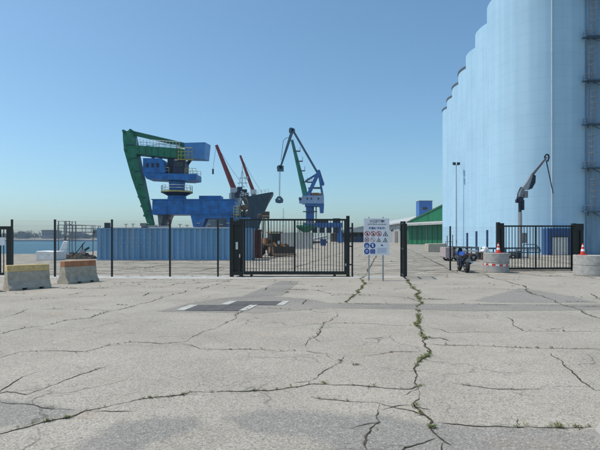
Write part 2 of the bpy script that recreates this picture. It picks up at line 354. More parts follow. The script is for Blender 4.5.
# ------------------------------------------------------------------ the setting: yard, water, far shore
random.seed(3)
PATCHES = [[(-20, 399), (30, 402), (80, 409), (70, 414), (30, 424), (-20, 432)],
           [(70, 452), (100, 438), (112, 424), (160, 416), (215, 418), (190, 430), (150, 442), (120, 460)],
           [(215, 412), (300, 410), (372, 416), (445, 424), (520, 428), (620, 432), (640, 470), (300, 470), (330, 440), (250, 430)],
           [(470, 301), (520, 288), (570, 296), (600, 303), (500, 303)]]
PP = [[G(x, y) for x, y in q] for q in PATCHES]
def sdist(x, y, poly):
    ins = False; best = 9.0; n = len(poly)
    for i in range(n):
        a, b = poly[i], poly[(i + 1) % n]
        if (a.y > y) != (b.y > y) and x < (b.x - a.x) * (y - a.y) / (b.y - a.y) + a.x: ins = not ins
        dx, dy = b.x - a.x, b.y - a.y; t = max(0, min(1, ((x - a.x) * dx + (y - a.y) * dy) / (dx * dx + dy * dy)))
        best = min(best, math.hypot(x - a.x - dx * t, y - a.y - dy * t))
    return best if ins else -best
def make_ground():
    xs = [-9 + 0.15 * i for i in range(121)]; ys = [1.5 + 0.15 * i for i in range(124)]
    vv, ff, att, bey = [], [], [], []
    boxes = [(min(q.x for q in p) - 1, max(q.x for q in p) + 1, min(q.y for q in p) - 1, max(q.y for q in p) + 1) for p in PP]
    for y in ys:
        for ix, x in enumerate(xs):
            z = 0.0009 * (mnoise.noise((x * 0.6, y * 0.6, 0)) if 0 < ix < 120 and ys[0] < y < ys[-1] else 0)
            vv.append((x, y, z))
            a = -1.0
            for p, bx in zip(PP, boxes):
                if bx[0] < x < bx[1] and bx[2] < y < bx[3]: a = max(a, sdist(x, y, p))
            att.append(a); bey.append(0.0)
    nx = len(xs)
    for j in range(len(ys) - 1):
        for i in range(nx - 1): ff.append((j * nx + i, j * nx + i + 1, (j + 1) * nx + i + 1, (j + 1) * nx + i))
    x0, x1, y0, y1 = xs[0], xs[-1], ys[0], ys[-1]
    def poly(pts, bval):
        o = len(vv)
        for p in pts: vv.append((p[0], p[1], 0.0)); att.append(-1.0); bey.append(bval)
        ff.append(tuple(range(o, o + len(pts))))
    # land round the fine grid, then behind the fence, to the quay edges
    poly([(-400, -60), (600, -60), (600, y0), (-400, y0)], 0)
    poly([(-400, y0), (x0, y0), (x0, y1), (-400, y1)], 0)
    poly([(x1, y0), (600, y0), (600, y1), (x1, y1)], 0)
    poly([(-400, y1), (600, y1), (600, 21.3), (-400, 21.3)], 0.0)
    poly([(-400, 21.3), (600, 21.3), (600, 54), (-400, 54)], 1.0)
    poly([(-25, 54), (600, 54), (600, 128), (-44, 128)], 1.0)
    poly([(-3, 128), (600, 128), (900, 2500), (60, 2500), (-3, 300)], 1.0)
    # quay walls
    edge = [(-400, 54), (-25, 54), (-44, 128), (-3, 128), (-3, 300), (60, 2500)]
    for a, b in zip(edge[:-1], edge[1:]):
        o = len(vv)
        for p, z in ((a, 0), (b, 0), (b, -5), (a, -5)): vv.append((p[0], p[1], z)); att.append(-1.0); bey.append(1.0)
        ff.append((o, o + 1, o + 2, o + 3))
    me = bpy.data.meshes.new('ground'); me.from_pydata(vv, [], ff)
    for nm, dat in (('patch', att), ('beyond', bey)):
        a = me.attributes.new(nm, 'FLOAT', 'POINT'); a.data.foreach_set('value', dat)
    me.materials.append(MAT['ground'])
    o = bpy.data.objects.new('ground', me); COL.objects.link(o); tag(o, kind='structure')
    return o
GROUND = make_ground()
o = MB().add([(-9000, 50, -2.2), (9000, 50, -2.2), (9000, 14000, -2.2), (-9000, 14000, -2.2)], [(0, 1, 2, 3)]).build('water', 'water', fixn=False); tag(o, kind='structure')

def sheet(name, pix, m, z):
    pts = [G(x, y) for x, y in pix]
    out = []
    for i, a in enumerate(pts):                       # uneven saw-cut edge
        b = pts[(i + 1) % len(pts)]; n = max(2, int((b - a).length / 0.35))
        for k in range(n):
            q = a.lerp(b, k / n); q = q + Vector((random.uniform(-.02, .02), random.uniform(-.02, .02), 0)); q.z = z; out.append(q)
    return tag(MB().add(out, [tuple(range(len(out)))]).build(name, m, fixn=False), kind='structure')
sheet('asphalt_patch', [(281, 280.6), (300, 281), (282, 295.5), (243, 296)], 'asphalt', 0.0036)
sheet('asphalt_patch', [(158, 311.6), (188, 303.5), (232, 297), (262, 295.2), (312, 299.6), (330, 303.2), (430, 303.8), (700, 304.8), (700, 309), (470, 311.4), (400, 309), (330, 308.2), (258, 313.4)], 'asphalt', 0.0022)
# pale strip of concrete under the fence
mb = MB(); pl = [(-30, 21.9), (-16, 21.75), (2.6, 21.65), (4.7, 21.3), (4.6, 20.7), (2.4, 20.35), (-3, 20.0), (-9, 20.25), (-16, 20.4), (-30, 20.4)]
out = []
for i, a in enumerate(pl):
    b = pl[(i + 1) % len(pl)]; n = max(2, int(math.dist(a, b) / 0.3))
    for k in range(n):
        out.append((a[0] + (b[0] - a[0]) * k / n, a[1] + (b[1] - a[1]) * k / n + random.uniform(-.07, .07), 0.006))
tag(mb.add(out, [tuple(range(len(out)))]).build('fence_footing', 'strip', fixn=False), kind='structure')

# far shore
mb = MB(); random.seed(5)
xs = [-1400 + 20 * i for i in range(66)]
rows = [(840, -2.4, 0), (850, -0.2, 0), (858, 1.2, .6), (930, 3.2, 1.2), (1010, 5.0, 2.0), (1200, 2.0, 1)]
rings = [[Vector((x, y + random.uniform(-6, 6), z + random.uniform(-v, v) * 0.6)) for x in xs] for y, z, v in rows]
mb.loft(rings, close=False); tag(mb.build('far_shore', 'seaside', smooth=True), kind='structure')
mb = MB().box((-660, 836, -1.5), (1400, 4, 2.2)); tag(mb.build('breakwater', 'far_steel'), kind='structure')
mb = MB()
for k in range(190):
    x = random.uniform(-760, -120); y = random.uniform(870, 960); h = random.uniform(10, 17) * (0.75 + 0.45 * mnoise.noise((x * 0.011, 3, 0))); rx = h * random.uniform(.5, 1.0)
    for j in range(75):
        u, v, t = random.gauss(0, .45), random.gauss(0, .45), random.random()
        c = Vector((x + u * rx * 1.2, y + v * rx, 3 + h * (0.15 + 0.85 * t * (1 - min(.8, (u * u + v * v) * .7)))))
        e = [Vector((random.uniform(-1, 1), random.uniform(-1, 1), random.uniform(-1, 1))) * 1.7 for _ in range(3)]
        mb.add([c + q for q in e], [(0, 1, 2)])
tag(mb.build('far_trees', 'far_leaf', fixn=False), 'low dark green wood on the far shore across the water', 'trees', kind='stuff')
for i, (px, wd, h, lab) in enumerate([(50, 30, 13, 'wide grey building among the trees on the far shore'), (22, 14, 10, 'small pale house left of the wide building on the far shore'), (76, 26, 9, 'low pale hall right of the wide building on the far shore')]):
    b0 = P(px, HZ, 900); t = thing('far_building', lab, 'building', (b0.x, 900, 3.0))
    MB().box((b0.x, 906, 3 + h / 2 - 1), (wd, 14, h + 2)).build('wall', 'far_wall', t)
    MB().prism([(b0.x - wd / 2 - 1, 897, h + 3), (b0.x + wd / 2 + 1, 897, h + 3), (b0.x + wd / 2 - 2, 897, h + 5.5), (b0.x - wd / 2 + 2, 897, h + 5.5)], (0, 18, 0)).build('roof', 'far_roof', t)
    for k in range(5):
        MB().box((b0.x - wd / 2 + wd * (k + .5) / 5, 898.9, 3 + h * .6), (wd * .07, .3, h * .22)).build('window', 'glass', t)

# ------------------------------------------------------------------ cracks and weeds in the yard
random.seed(21)
CR = {  # traced on the photograph, laid on the ground: points, half width in cm, weeds per metre, green share
 'main': ([(405, 279), (408, 283), (413, 288), (417, 294), (422, 303), (418, 312), (420, 320), (421, 330), (425, 338), (425, 345), (430, 353), (424, 358), (417, 363), (417, 376), (415, 384), (420, 394), (413, 404), (424, 415), (432, 421), (431, 429), (437, 436), (452, 446)], 1.7, 42, .92),
 'main_b': ([(437, 437), (420, 444), (405, 448), (398, 456)], 1.0, 4, .3),
 'left_main': ([(-6, 436), (20, 429), (38, 424), (68, 418), (85, 411), (98, 409), (120, 404), (150, 398), (182, 395), (190, 392), (215, 392), (252, 391), (268, 391), (288, 388), (312, 384), (330, 385), (372, 387), (412, 389), (424, 385)], 1.3, 6, .45),
 'lm_fork': ([(-4, 402), (22, 404), (42, 408), (80, 411)], .7, 3, .3),
 'left_b': ([(-4, 394), (6, 392), (26, 395), (54, 385), (72, 378), (90, 372), (108, 366)], .8, 2, .3),
 'left_c': ([(0, 392), (22, 377), (42, 371)], .6, 1, .3),
 'left_d': ([(-4, 360), (20, 352), (60, 351), (85, 352), (110, 345), (134, 342), (160, 344), (184, 342), (200, 333), (222, 325), (235, 319), (248, 309), (254, 305)], .8, 4, .35),
 'left_e': ([(-6, 336), (10, 331), (24, 328), (50, 325), (63, 321), (90, 318), (108, 312), (130, 307), (150, 302), (172, 295), (198, 288), (222, 283), (238, 279)], 1.1, 6, .5),
 'l_f': ([(182, 344), (200, 349), (232, 349.5), (262, 350), (300, 351)], .7, 5, .4),
 'l_g': ([(0, 319), (28, 309), (50, 309), (95, 310), (112, 311)], .8, 3, .5),
 'l_h': ([(0, 302), (18, 300), (58, 298), (104, 296), (112, 293)], .9, 4, .5),
 'mid_a': ([(366, 276), (363, 281), (357, 291), (352, 297), (347, 303)], 2.0, 26, .75),
 'mid_b': ([(337, 313), (330, 321), (322, 328), (314, 338), (306, 347)], .9, 5, .4),
 'mid_c': ([(306, 351), (316, 353), (338, 355), (365, 356), (392, 352), (420, 352)], .8, 3, .3),
 'mid_d': ([(345, 356), (338, 364), (326, 370), (318, 377), (309, 381), (310, 385)], .9, 4, .3),
 'mid_e': ([(310, 397), (332, 400), (357, 402), (378, 403), (395, 408), (412, 411), (424, 416)], 1.0, 3, .4),
 'mid_f': ([(378, 410), (376, 416), (380, 422), (370, 429), (366, 436), (367, 450)], 1.0, 10, .5),
 'mid_g': ([(300, 323.5), (340, 323), (375, 324), (418, 326)], .6, 3, .4),
 'mid_h': ([(300, 288), (330, 294), (350, 294.6), (400, 297), (412, 299), (422, 303)], 1.0, 5, .4),
 'mid_i': ([(330, 296), (335, 295), (342, 295)], 1.3, 7, .4),
 'r_a': ([(476, 272), (486, 275), (506, 281), (525, 290), (542, 296), (555, 302), (562, 305), (582, 311), (604, 320)], 2.1, 14, .55),
 'r_b': ([(505, 317), (513, 325), (523, 331), (540, 331), (572, 331.6), (604, 332)], 1.0, 4, .4),
 'r_c': ([(424, 344), (455, 345.4), (480, 346), (506, 347), (536, 348), (560, 348.4), (604, 349)], .9, 8, .5),
 'r_d': ([(550, 353), (560, 360), (572, 371), (586, 384), (594, 390), (606, 391)], 1.1, 3, .4),
 'r_e': ([(450, 383), (470, 386), (492, 389), (520, 390), (546, 389)], .7, 1, .3),
 'r_f': ([(440, 423), (470, 426), (505, 427), (530, 427), (558, 428), (580, 428), (606, 428)], .8, 9, .7),
 'r_g': ([(450, 288.5), (470, 288), (500, 289), (520, 290)], 1.4, 6, .5),
 'r_h': ([(535, 305.5), (555, 305.5), (575, 307), (604, 307)], 1.2, 4, .4),
 'r_i': ([(572, 296.5), (590, 298), (606, 298)], 1.3, 3, .4),
 'r_j': ([(424, 326), (450, 333), (470, 332), (505, 333)], .5, 1, .3),
 'r_k': ([(450, 341), (440, 338), (427, 338)], .7, 5, .6),
 'y_a': ([(20, 289), (60, 287), (75, 288.5), (110, 288)], 1.5, 12, .5),
 'y_b': ([(120, 283), (150, 282), (190, 284), (225, 281)], 1.5, 10, .5),
}
def fract(pts, depth, amp):
    for _ in range(depth):
        o2 = [pts[0]]
        for a, b in zip(pts[:-1], pts[1:]):
            d = b - a; nrm = Vector((-d.y, d.x, 0)); o2 += [a.lerp(b, random.uniform(.4, .6)) + nrm * random.uniform(-amp, amp), b]
        pts = o2
    return pts
def ribbon(mb, pts, half, zz=0.0045):
    L = []; Rr = []
    n = len(pts); ph = random.uniform(0, 99)
    for i, p in enumerate(pts):
        t = (pts[min(i + 1, n - 1)] - pts[max(i - 1, 0)]).normalized(); nr = Vector((-t.y, t.x, 0))
        k = half * max(0.1, 0.75 + 1.1 * mnoise.noise((p.x * 1.7 + ph, p.y * 1.7, 0)) + random.uniform(-.25, .25)) * min(1, .1 + i * .35, .1 + (n - 1 - i) * .35)
        L.append(Vector((p.x, p.y, zz)) + nr * k); Rr.append(Vector((p.x, p.y, zz)) - nr * k)
    mb.loft([L, Rr], close=False)
weeds_green, weeds_dry = MB(), MB()
def tuft(c, green, size):
    mb = weeds_green if green else weeds_dry
    for _ in range(random.randint(7, 14)):
        a = random.uniform(0, 6.283); ln = size * random.uniform(.5, 1.2); lean = random.uniform(.4, 1.3)
        b = c + Vector((random.gauss(0, .25) * size, random.gauss(0, .25) * size, 0.005)); dr = Vector((math.cos(a), math.sin(a), 0)); sd_ = Vector((-dr.y, dr.x, 0)) * ln * random.uniform(.05, .13)
        m_ = b + dr * ln * lean * .45 + Z * ln * .33; t_ = b + dr * ln * lean + Z * ln * random.uniform(.25, .6)
        mb.add([b - sd_ * .5, b + sd_ * .5, m_ + sd_, m_ - sd_, t_], [(0, 1, 2, 3), (3, 2, 4)])
for nm, (pix, half, dens, share) in CR.items():
    mb = MB(); base = [G(x, y) for x, y in pix]
    pts = fract(base, 3, 0.085); ribbon(mb, pts, (.5 + .6 * half) * 0.0075)
    for k in range(int(len(pts) / 30)):                # short side branches
        i = random.randrange(2, len(pts) - 2); t = (pts[i + 1] - pts[i - 1]).normalized(); a = random.choice((-1, 1)) * random.uniform(.6, 1.3)
        d = Vector((t.x * math.cos(a) - t.y * math.sin(a), t.x * math.sin(a) + t.y * math.cos(a), 0))
        ribbon(mb, fract([pts[i], pts[i] + d * random.uniform(.15, .5)], 3, .1), half * 0.004)
    tag(mb.build('ground_crack', 'crack', fixn=False), kind='structure')
    for a, b in zip(pts[:-1], pts[1:]):
        n = dens * (1.0 if nm == 'main' else 1.7) * (b - a).length
        m_ = a.lerp(b, .5)
        if nm == 'main': n *= 1.0 if m_.y > 5.3 else .35
        clump = mnoise.noise((m_.x * 1.9, m_.y * 1.9, 7.0)) + .25
        n *= max(0, clump) * 2.4
        k = int(n) + (random.random() < n - int(n))
        for _ in range(k):
            sz = random.uniform(.016, .05) * (1.15 * (1.1 if nm == 'main' and m_.y > 5.2 else .9) if nm in ('main', 'mid_a') else .75) * (1 + .015 * m_.y)
            tuft(a.lerp(b, random.random()) + Vector((random.gauss(0, .022), random.gauss(0, .022), 0.002)), random.random() < share, sz)
for x, y, s in [(432, 428, .09), (558, 427.6, .10), (577, 427.6, .09), (559, 428, .08), (352, 365, .05), (355, 365, .05), (358, 365, .05), (325, 384, .07), (150, 398, .06), (183, 395, .07), (68, 418, .07), (47, 421.5, .07), (254, 391, .05)]:
    for _ in range(3): tuft(G(x + random.uniform(-1.5, 1.5), y) + Z * .002, random.random() < .6, s * .55)
# short stray cracks and weed lines, mostly along the slab joints
mb = MB()
for k in range(150):
    near = k < 80
    c = Vector((random.uniform(-15, 15), random.uniform(11, 21) if near else random.uniform(22.5, 48), 0))
    d = U if random.random() < .78 else V
    a_ = random.gauss(0, .12); d = Vector((d.x * math.cos(a_) - d.y * math.sin(a_), d.x * math.sin(a_) + d.y * math.cos(a_), 0)); ln = random.uniform(.3, 1.6) * (1 if near else 2.2)
    pts = fract([c, c + d * ln * .5, c + d * ln], 3, .07); ribbon(mb, pts, random.uniform(.008, .02) * (1 if near else 1.8))
    for p in pts:
        if random.random() < .35: tuft(p + Z * .002, random.random() < .4, random.uniform(.02, .05) * (1 if near else 1.5))
tag(mb.build('ground_crack', 'crack', fixn=False), kind='structure')
# weeds scattered along the fence foot and beyond it
for _ in range(420):
    x = random.uniform(-16, 14); y = random.choice((random.gauss(21.9, .35), random.uniform(22.5, 36), random.gauss(18.5, 1.2)))
    if mnoise.noise((x * .5, y * .5, 2)) > .06: tuft(Vector((x, y, .002)), random.random() < .45, random.uniform(.03, .075))
tag(weeds_green.build('green_weeds', 'weed', fixn=False), 'small green weeds growing out of the yard cracks', 'weeds', kind='stuff')
tag(weeds_dry.build('dry_weeds', 'dry', fixn=False), 'dry brown weeds and leaf litter in the yard cracks', 'weeds', kind='stuff')
# joints of the slabs behind the fence
mb = MB(); random.seed(8)
for i in range(-5, 12):
    a = Vector((i * 4.4 + 3, 22.2, 0)) - V * 0.0; ribbon(mb, fract([a + V * k * 7 for k in range(15)], 2, .015), .035 + .02 * random.random())
tag(mb.build('slab_joint', 'crack', fixn=False), kind='structure')
mb = MB()
for j in range(14):
    c = Vector((4, 25.5 + j * 5.2 + random.uniform(-.5, .5), 0)); ribbon(mb, fract([c + U * k * 6 for k in range(-4, 5)], 2, .015), .05 + .03 * random.random())
tag(mb.build('slab_joint', 'crack', fixn=False), kind='structure')

# ------------------------------------------------------------------ silo block
SR, SP_, SH = 5.7, 7.85, 29.1
A0 = Vector((21.9 + SR * 1.016, 56.0, 0))
sb = thing('silo_block', 'tall pale blue concrete grain silos standing in a long row on the right', 'silo', A0)
for row in range(2):
    for k in range(7 if row == 0 else 4):
        c = A0 + V * SP_ * k + U * 13.2 * row
        h_ = SH - .012 * k - .05 * row
        cell = MB().lathe(c, [(SR, 0.0), (SR, h_ * .25), (SR, h_ * .5), (SR, h_ * .75), (SR, h_ - .05), (SR - .05, h_)], 96).build('silo_cell', 'silo', sb, smooth=True)
        if k >= 3 or row: MB().lathe(c, [(SR - .1, h_ - .1), (SR + .10, h_ - .1), (SR + .10, h_ + .16), (SR - .04, h_ + .16)], 64).build('rim', 'silo_cap', cell, smooth=True)
        MB().lathe(c, [(0.01, h_ + .10 + .004 * k), (SR - .9, h_ + .06), (SR - .12, h_ - .03), (SR - .12, h_ - .3), (0.01, h_ - .3)], 48).build('roof_cap', 'silo_cap', cell, smooth=True)
# end walls facing the road, stepping back, with the bead that catches the sun
def endwall(x0, x1, y0, y1, h_):
    return MB().hexa([(x0, y0, 0), (x1, y0 - .05, 0), (x1, y1, 0), (x0, y1, 0)], [(x0, y0, h_), (x1, y0 - .05, h_), (x1, y1, h_), (x0, y1, h_)]).build('end_wall', 'silo', sb)
wl, wr = P(552, 0, 50.4).x, P(574, 0, 50.4).x
endwall(wl, wr, 50.42, 53.5, SH - .3); endwall(wr + .003, wr + .85, 50.8, 53.6, SH - .32); endwall(wr + .853, wr + 1.55, 51.1, 53.7, SH - .34); endwall(wr + 1.553, wr + 9, 52.2, 57, SH - .36)
MB().bb(P(586.5, 0, 50.55).x, P(604, 0, 50.55).x, 50.55, 52.1, 0, SH - .5).build('ladder_shade_strip', 'silo_shade', sb)  # added strip: its darker blue stands in for shade on the end wall
MB().cyl((wl - .03, 50.37, 0), (wl - .03, 50.37, SH), .055, n=8).build('corner_bead', 'ship_white', sb, smooth=True)
MB().cyl((wr + .42, 50.68, 0.3), (wr + .42, 50.68, SH - 1), .06, n=8).build('downpipe', 'silo', sb, smooth=True)
# blue annex with white door at the foot
dx0, dx1, dy = P(548, 0, 49.7).x, P(573, 0, 49.7).x, 49.7
anx = MB().bb(dx0, dx1, dy, 50.9, 0, 2.75).build('door_surround', 'door_blue', sb)
dl, dr = P(552.5, 0, dy).x, P(567.5, 0, dy).x
dw = (dr - dl) / 4
for k in range(4):
    MB().bb(dl + dw * k + .01, dl + dw * (k + 1) - .01, dy - .06, dy - .004, .04, 1.82).build('door_panel', 'door_white', anx)
MB().bb(dl - .05, dr + .05, dy - .10, dy - .004, 1.83, 1.92).build('door_track', 'rusty', anx)
# ladders and brackets up the second row's face
lx, ly = P(591, 0, 50.1).x, 50.1
for k in range(7):
    zc = CH + (HZ - (212 - 43.6 * k)) / F * ly
    b = MB(); b.bb(lx - .75, lx + 1.2, ly - .5, ly + .35, zc, zc + .10); b.beam((lx - .55, ly - .4, zc - .55), (lx - .1, ly + .3, zc - .02), .08, .08); b.beam((lx + .8, ly - .4, zc - .55), (lx + .4, ly + .3, zc - .02), .08, .08)
    pf = b.build('platform', 'far_steel', sb)
    r_ = MB(); rails(r_, [(lx - .7, ly + .2, zc + .1), (lx - .7, ly - .45, zc + .1), (lx + .2, ly - .45, zc + .1)], .55, .025, .5, 1); r_.build('guard_rail', 'machine_grey', pf)
    off = -.15 if k % 2 else .05
    ld = MB()
    for s in (-.2, .2): ld.cyl((lx + off + s, ly - .25, zc + .1), (lx + off + s, ly - .25, zc + 3.6), .03, n=6)
    ladder = ld.build('ladder', 'machine_grey', sb)
    rg = MB()
    for q in range(11): rg.cyl((lx + off - .2, ly - .25, zc + .4 + q * .3), (lx + off + .2, ly - .25, zc + .4 + q * .3), .018, n=5)
    tag(rg.build('rungs', 'machine_grey', ladder), kind='stuff')
    for q in range(4): MB().torus((lx + off, ly - .45, zc + 1.5 + q * .6), (0, 0, 1), .34, .018, 14, 4).build('cage_hoop', 'machine_grey', ladder)

# ------------------------------------------------------------------ sheds in the distance
# green gable hall
def wall_quad(mb, a, b, z0, z1a, z1b, th=.3):
    a, b = Vector(a), Vector(b); nr = Vector((-(b - a).y, (b - a).x, 0)).normalized() * th
    mb.hexa([a + Z * z0, b + Z * z0, b + nr + Z * z0, a + nr + Z * z0], [a + Z * z1a, b + Z * z1b, b + nr + Z * z1b, a + nr + Z * z1a])
ga, gb_ = Vector((34.2, 154, 0)), Vector((42.5, 133, 0)); gd = (gb_ - ga).normalized(); gn = Vector((gd.y, -gd.x, 0))
if gn.x > 0: gn = -gn
gl = (gb_ - ga).length
gh = thing('green_hall', 'dark green gabled hall with white canopy beside the silos', 'hall', ga)
npan = 9
for k in range(npan):
    p, q = ga + gd * gl * k / npan, ga + gd * gl * (k + 1) / npan
    m1 = MB(); wall_quad(m1, p + gd * .02, q - gd * .02, 0, 5.9, 5.9); m1.build('wall_panel', 'shed_green', gh)
    m2 = MB(); wall_quad(m2, p + gd * .02, q - gd * .02, 6.9, 6.95 + k * .62, 6.95 + (k + 1) * .62); m2.build('gable_panel', 'shed_green', gh)
    m3 = MB().beam(p + gn * .12 + Z * .0 + Z * 0, p + gn * .12 + Z * (6.0), .12, .12); m3.build('wall_post', 'shed_green' if k != 4 else 'shed_grey', gh)
MB().hexa([ga + Z * 5.95, gb_ + Z * 5.95, gb_ + gn * 2.2 + Z * 5.75, ga + gn * 2.2 + Z * 5.75], [ga + Z * 6.8, gb_ + Z * 6.8, gb_ + gn * 2.2 + Z * 6.35, ga + gn * 2.2 + Z * 6.35]).build('canopy', 'roof_grey', gh)
MB().beam(ga + gn * .2 + Z * 7.1, gb_ + gn * .2 + Z * 12.65, .2, .2).build('verge_trim', 'shed_green', gh)
back = -gn * 40
MB().hexa([ga + Z * 6.95, gb_ + Z * 12.5, gb_ + back + Z * 12.5, ga + back + Z * 6.95], [ga + Z * 7.05, gb_ + Z * 12.6, gb_ + back + Z * 12.6, ga + back + Z * 7.05]).build('roof', 'roof_grey', gh)
# long grey warehouse
wh = thing('long_warehouse', 'long pale grey warehouse with light roof left of the green hall', 'warehouse', (42, 166, 0))
for k in range(22):
    y0 = 166 + k * 10
    MB().bb(42, 42.4, y0 + .05, y0 + 9.95, 0, 8.0).build('wall_panel', 'shed_grey', wh)
    if k % 3 == 1: MB().bb(41.85, 41.99, y0 + 2, y0 + 8, .05, 5).build('door', 'roof_brown', wh)
    else: MB().bb(41.9, 41.99, y0 + 2, y0 + 8, 5.2, 6.8).build('window', 'glass', wh)
MB().prism([(40.8, 165, 8.0), (40.8, 165, 8.5), (58, 165, 13.2), (75, 165, 8.5), (75, 165, 8.0)], (0, 223, 0)).build('roof', 'roof_grey', wh)
MB().bb(42.5, 74, 166.2, 166.6, 0, 8).build('gable_wall', 'shed_grey', wh)
# low dark shed with a brown roof, far down the yard
ls = thing('low_shed', 'low brown roofed open shed far behind the notice board', 'shed', (22, 240, 0))
for k in range(8): MB().bb(19 + k * 3.3, 19.4 + k * 3.3, 240, 240.4, 0, 5).build('post', 'rusty', ls)
MB().prism([(18, 239, 5), (18, 239, 5.4), (31, 239, 8.0), (44, 239, 5.4), (44, 239, 5)], (0, 60, 0)).build('roof', 'roof_grey', ls)
MB().bb(18.5, 43.5, 290, 290.4, 0, 5).build('back_wall', 'roof_brown', ls)
for k in range(3): MB().bb(20.5 + k * 7, 26 + k * 7, 244, 248, 0, 2.6 + .3 * k).build('stored_bale', ['roof_brown', 'door_blue', 'heap'][k], ls)
# blue elevator head house
hh = thing('blue_head_house', 'blue box shaped head house above the green hall roof', 'tower', (46, 182, 0))
c = P(425.5, 0, 182)
for sx in (-1, 1):
    for sy in (0, 1): MB().bb(c.x + sx * 2.1 - .2, c.x + sx * 2.1 + .2, 182 + sy * 3.6, 182.4 + sy * 3.6, 0, 9.0).build('leg', 'far_steel', hh)
MB().bb(c.x - 2.45, c.x + 2.45, 181.6, 186.6, 9.0, 15.9).build('housing', 'sign_blue', hh)
MB().bb(c.x - 1.1, c.x + .6, 181.52, 181.59, 12.6, 13.6).build('emblem', 'brown_steel', hh)
MB().bb(c.x - 2.6, c.x + 2.6, 181.4, 186.8, 15.91, 16.1).build('roof', 'roof_grey', hh)

# ------------------------------------------------------------------ crane 1: blue and green ship unloader
D1 = 90.0
def c1(px, py, dd=0.0):             # position in the crane's own plane, dd metres further back
    q = P(px, py, D1); return Vector((q.x, D1 + dd, q.z))
u1 = thing('ship_unloader', 'large blue and green dockside unloader crane with folded green boom', 'crane', c1(196, HZ + CH * F / D1))
def plate1(name, pts, m, d0, d1, parent=u1, **k): return MB().prism([c1(x, y, d0) for x, y in pts], (0, d1 - d0, 0)).build(name, m, parent, **k)
gb = plate1('gantry_beam', [(156, 200.8), (236, 200.8), (238, 214.4), (155.6, 214.4)], 'crane_blue', -2.2, 2.2)
for x in (170, 186, 203, 220): plate1('stiffener', [(x, 201.4), (x + .5, 201.4), (x + .5, 214), (x, 214)], 'crane_blue', -2.32, -2.21, gb)
plate1('flange', [(155, 200), (237, 200), (237, 200.75), (155, 200.75)], 'crane_blue', -2.4, 2.4, gb); plate1('flange', [(155, 214.45), (238.5, 214.45), (238.5, 215.1), (155, 215.1)], 'crane_blue', -2.4, 2.4, gb)
plate1('machinery_box', [(200.6, 196.4), (222, 196.4), (222, 199.9), (200.6, 199.9)], 'crane_blue', -1.5, 1.5)
plate1('gantry_leg', [(193, 215.2), (230, 215.2), (229, 218.5), (207, 219), (203, 228), (196, 228)], 'crane_blue', -2.2, -1.4)
plate1('gantry_leg', [(193, 215.2), (230, 215.2), (229, 218.5), (207, 219), (203, 228), (196, 228)], 'crane_blue', 1.4, 2.2)
for dd in (-2.0, 1.4):
    MB().beam(c1(199.5, 227.9, dd + .3), Vector((c1(199.5, 0).x, D1 + dd + .3, .35)), 1.2, .7, 1.0, .6).build('gantry_leg', 'crane_blue', u1)
    MB().beam(c1(231, 215.2, dd + .3), Vector((c1(233, 0).x, D1 + dd + .3, .35)), 1.0, .7).build('gantry_leg', 'crane_blue', u1)
    MB().beam(c1(168.5, 215.2, dd + .3), Vector((c1(161, 0).x, D1 + dd + .3, .35)), 1.1, .6, .8, .6).build('gantry_leg', 'crane_dark', u1)
    for px in (199.5, 233, 161):
        b = MB(); b.cyl((c1(px, 0).x - .45, D1 + dd + .05, .35), (c1(px, 0).x - .45, D1 + dd + .55, .35), .35, n=14); b.cyl((c1(px, 0).x + .45, D1 + dd + .05, .35), (c1(px, 0).x + .45, D1 + dd + .55, .35), .35, n=14); b.build('bogie_wheel', 'rusty', u1, smooth=True)
plate1('discharge_chute', [(159, 215.2), (173, 215.2), (168, 226), (160, 226)], 'machine_grey', -.9, .9)
# slewing column
cc = c1(177, 0)
def ring_part(name, y0, r0, y1, r1, m, parent=u1, n=28):
    z0, z1 = c1(0, y0).z, c1(0, y1).z; s_ = D1 / F
    return MB().lathe((cc.x, D1, 0), [(0.01, z0), (r0 * s_, z0), (r1 * s_, z1), (0.01, z1)], n).build(name, m, parent, smooth=True)
ring_part('column_base', 199.9, 9.5, 196, 8.8, 'crane_blue'); ring_part('platform_cone', 195.95, 9, 193, 15, 'crane_dark')
pf = ring_part('ring_platform', 192.95, 15.6, 191.6, 15.6, 'rail_yellow'); ring_part('column', 191.55, 7.6, 182, 8.0, 'crane_blue')
r_ = MB(); s_ = D1 / F; zp = c1(0, 191.5).z
ringp = [Vector((cc.x + 15.2 * s_ * math.cos(a * math.pi / 9), D1 + 15.2 * s_ * math.sin(a * math.pi / 9), zp)) for a in range(19)]
rails(r_, ringp, 1.0, .035, 1.2, 1).build('guard_rail', 'rail_white', pf)
# slewing deck and machine house
plate1('slewing_deck', [(147, 174.5), (199, 175.5), (199, 181), (192, 182), (150, 180)], 'crane_blue', -2.2, 2.2)
plate1('machine_house', [(146.8, 160), (164, 160.3), (166.5, 163), (168, 168), (168.5, 174.4), (146.8, 174.4)], 'crane_blue', -2.2, 2.2)
for x in (150, 155, 160): plate1('vent', [(x, 165), (x + 2.4, 165), (x + 2.4, 169), (x, 169)], 'crane_dark', -2.28, -2.21)
plate1('operator_cab', [(175.5, 161.5), (187, 161.5), (187, 174.6), (175.5, 174.4)], 'crane_dark', -1.6, 1.6)
plate1('cab_window', [(177, 163), (185.5, 163), (185.5, 168), (177, 168)], 'glass', -1.7, -1.61)
for x0, x1 in ((164, 172), (187.5, 198.5)):
    rails(MB(), [c1(x0, 174.4 if x0 < 180 else 175.3, -2.1), c1(x1, 174.8 if x0 < 180 else 175.4, -2.1)], 1.0, .04, .8, 1).build('guard_rail', 'rail_yellow', u1)
    rails(MB(), [c1(x0, 174.4, 2.1), c1(x1, 175.3, 2.1)], 1.0, .04, .8, 1).build('guard_rail', 'rail_yellow', u1)
MB().beam(c1(171, 174.6), c1(171, 159), 1.0, 1.2).build('boom_pivot', 'crane_dark', u1)
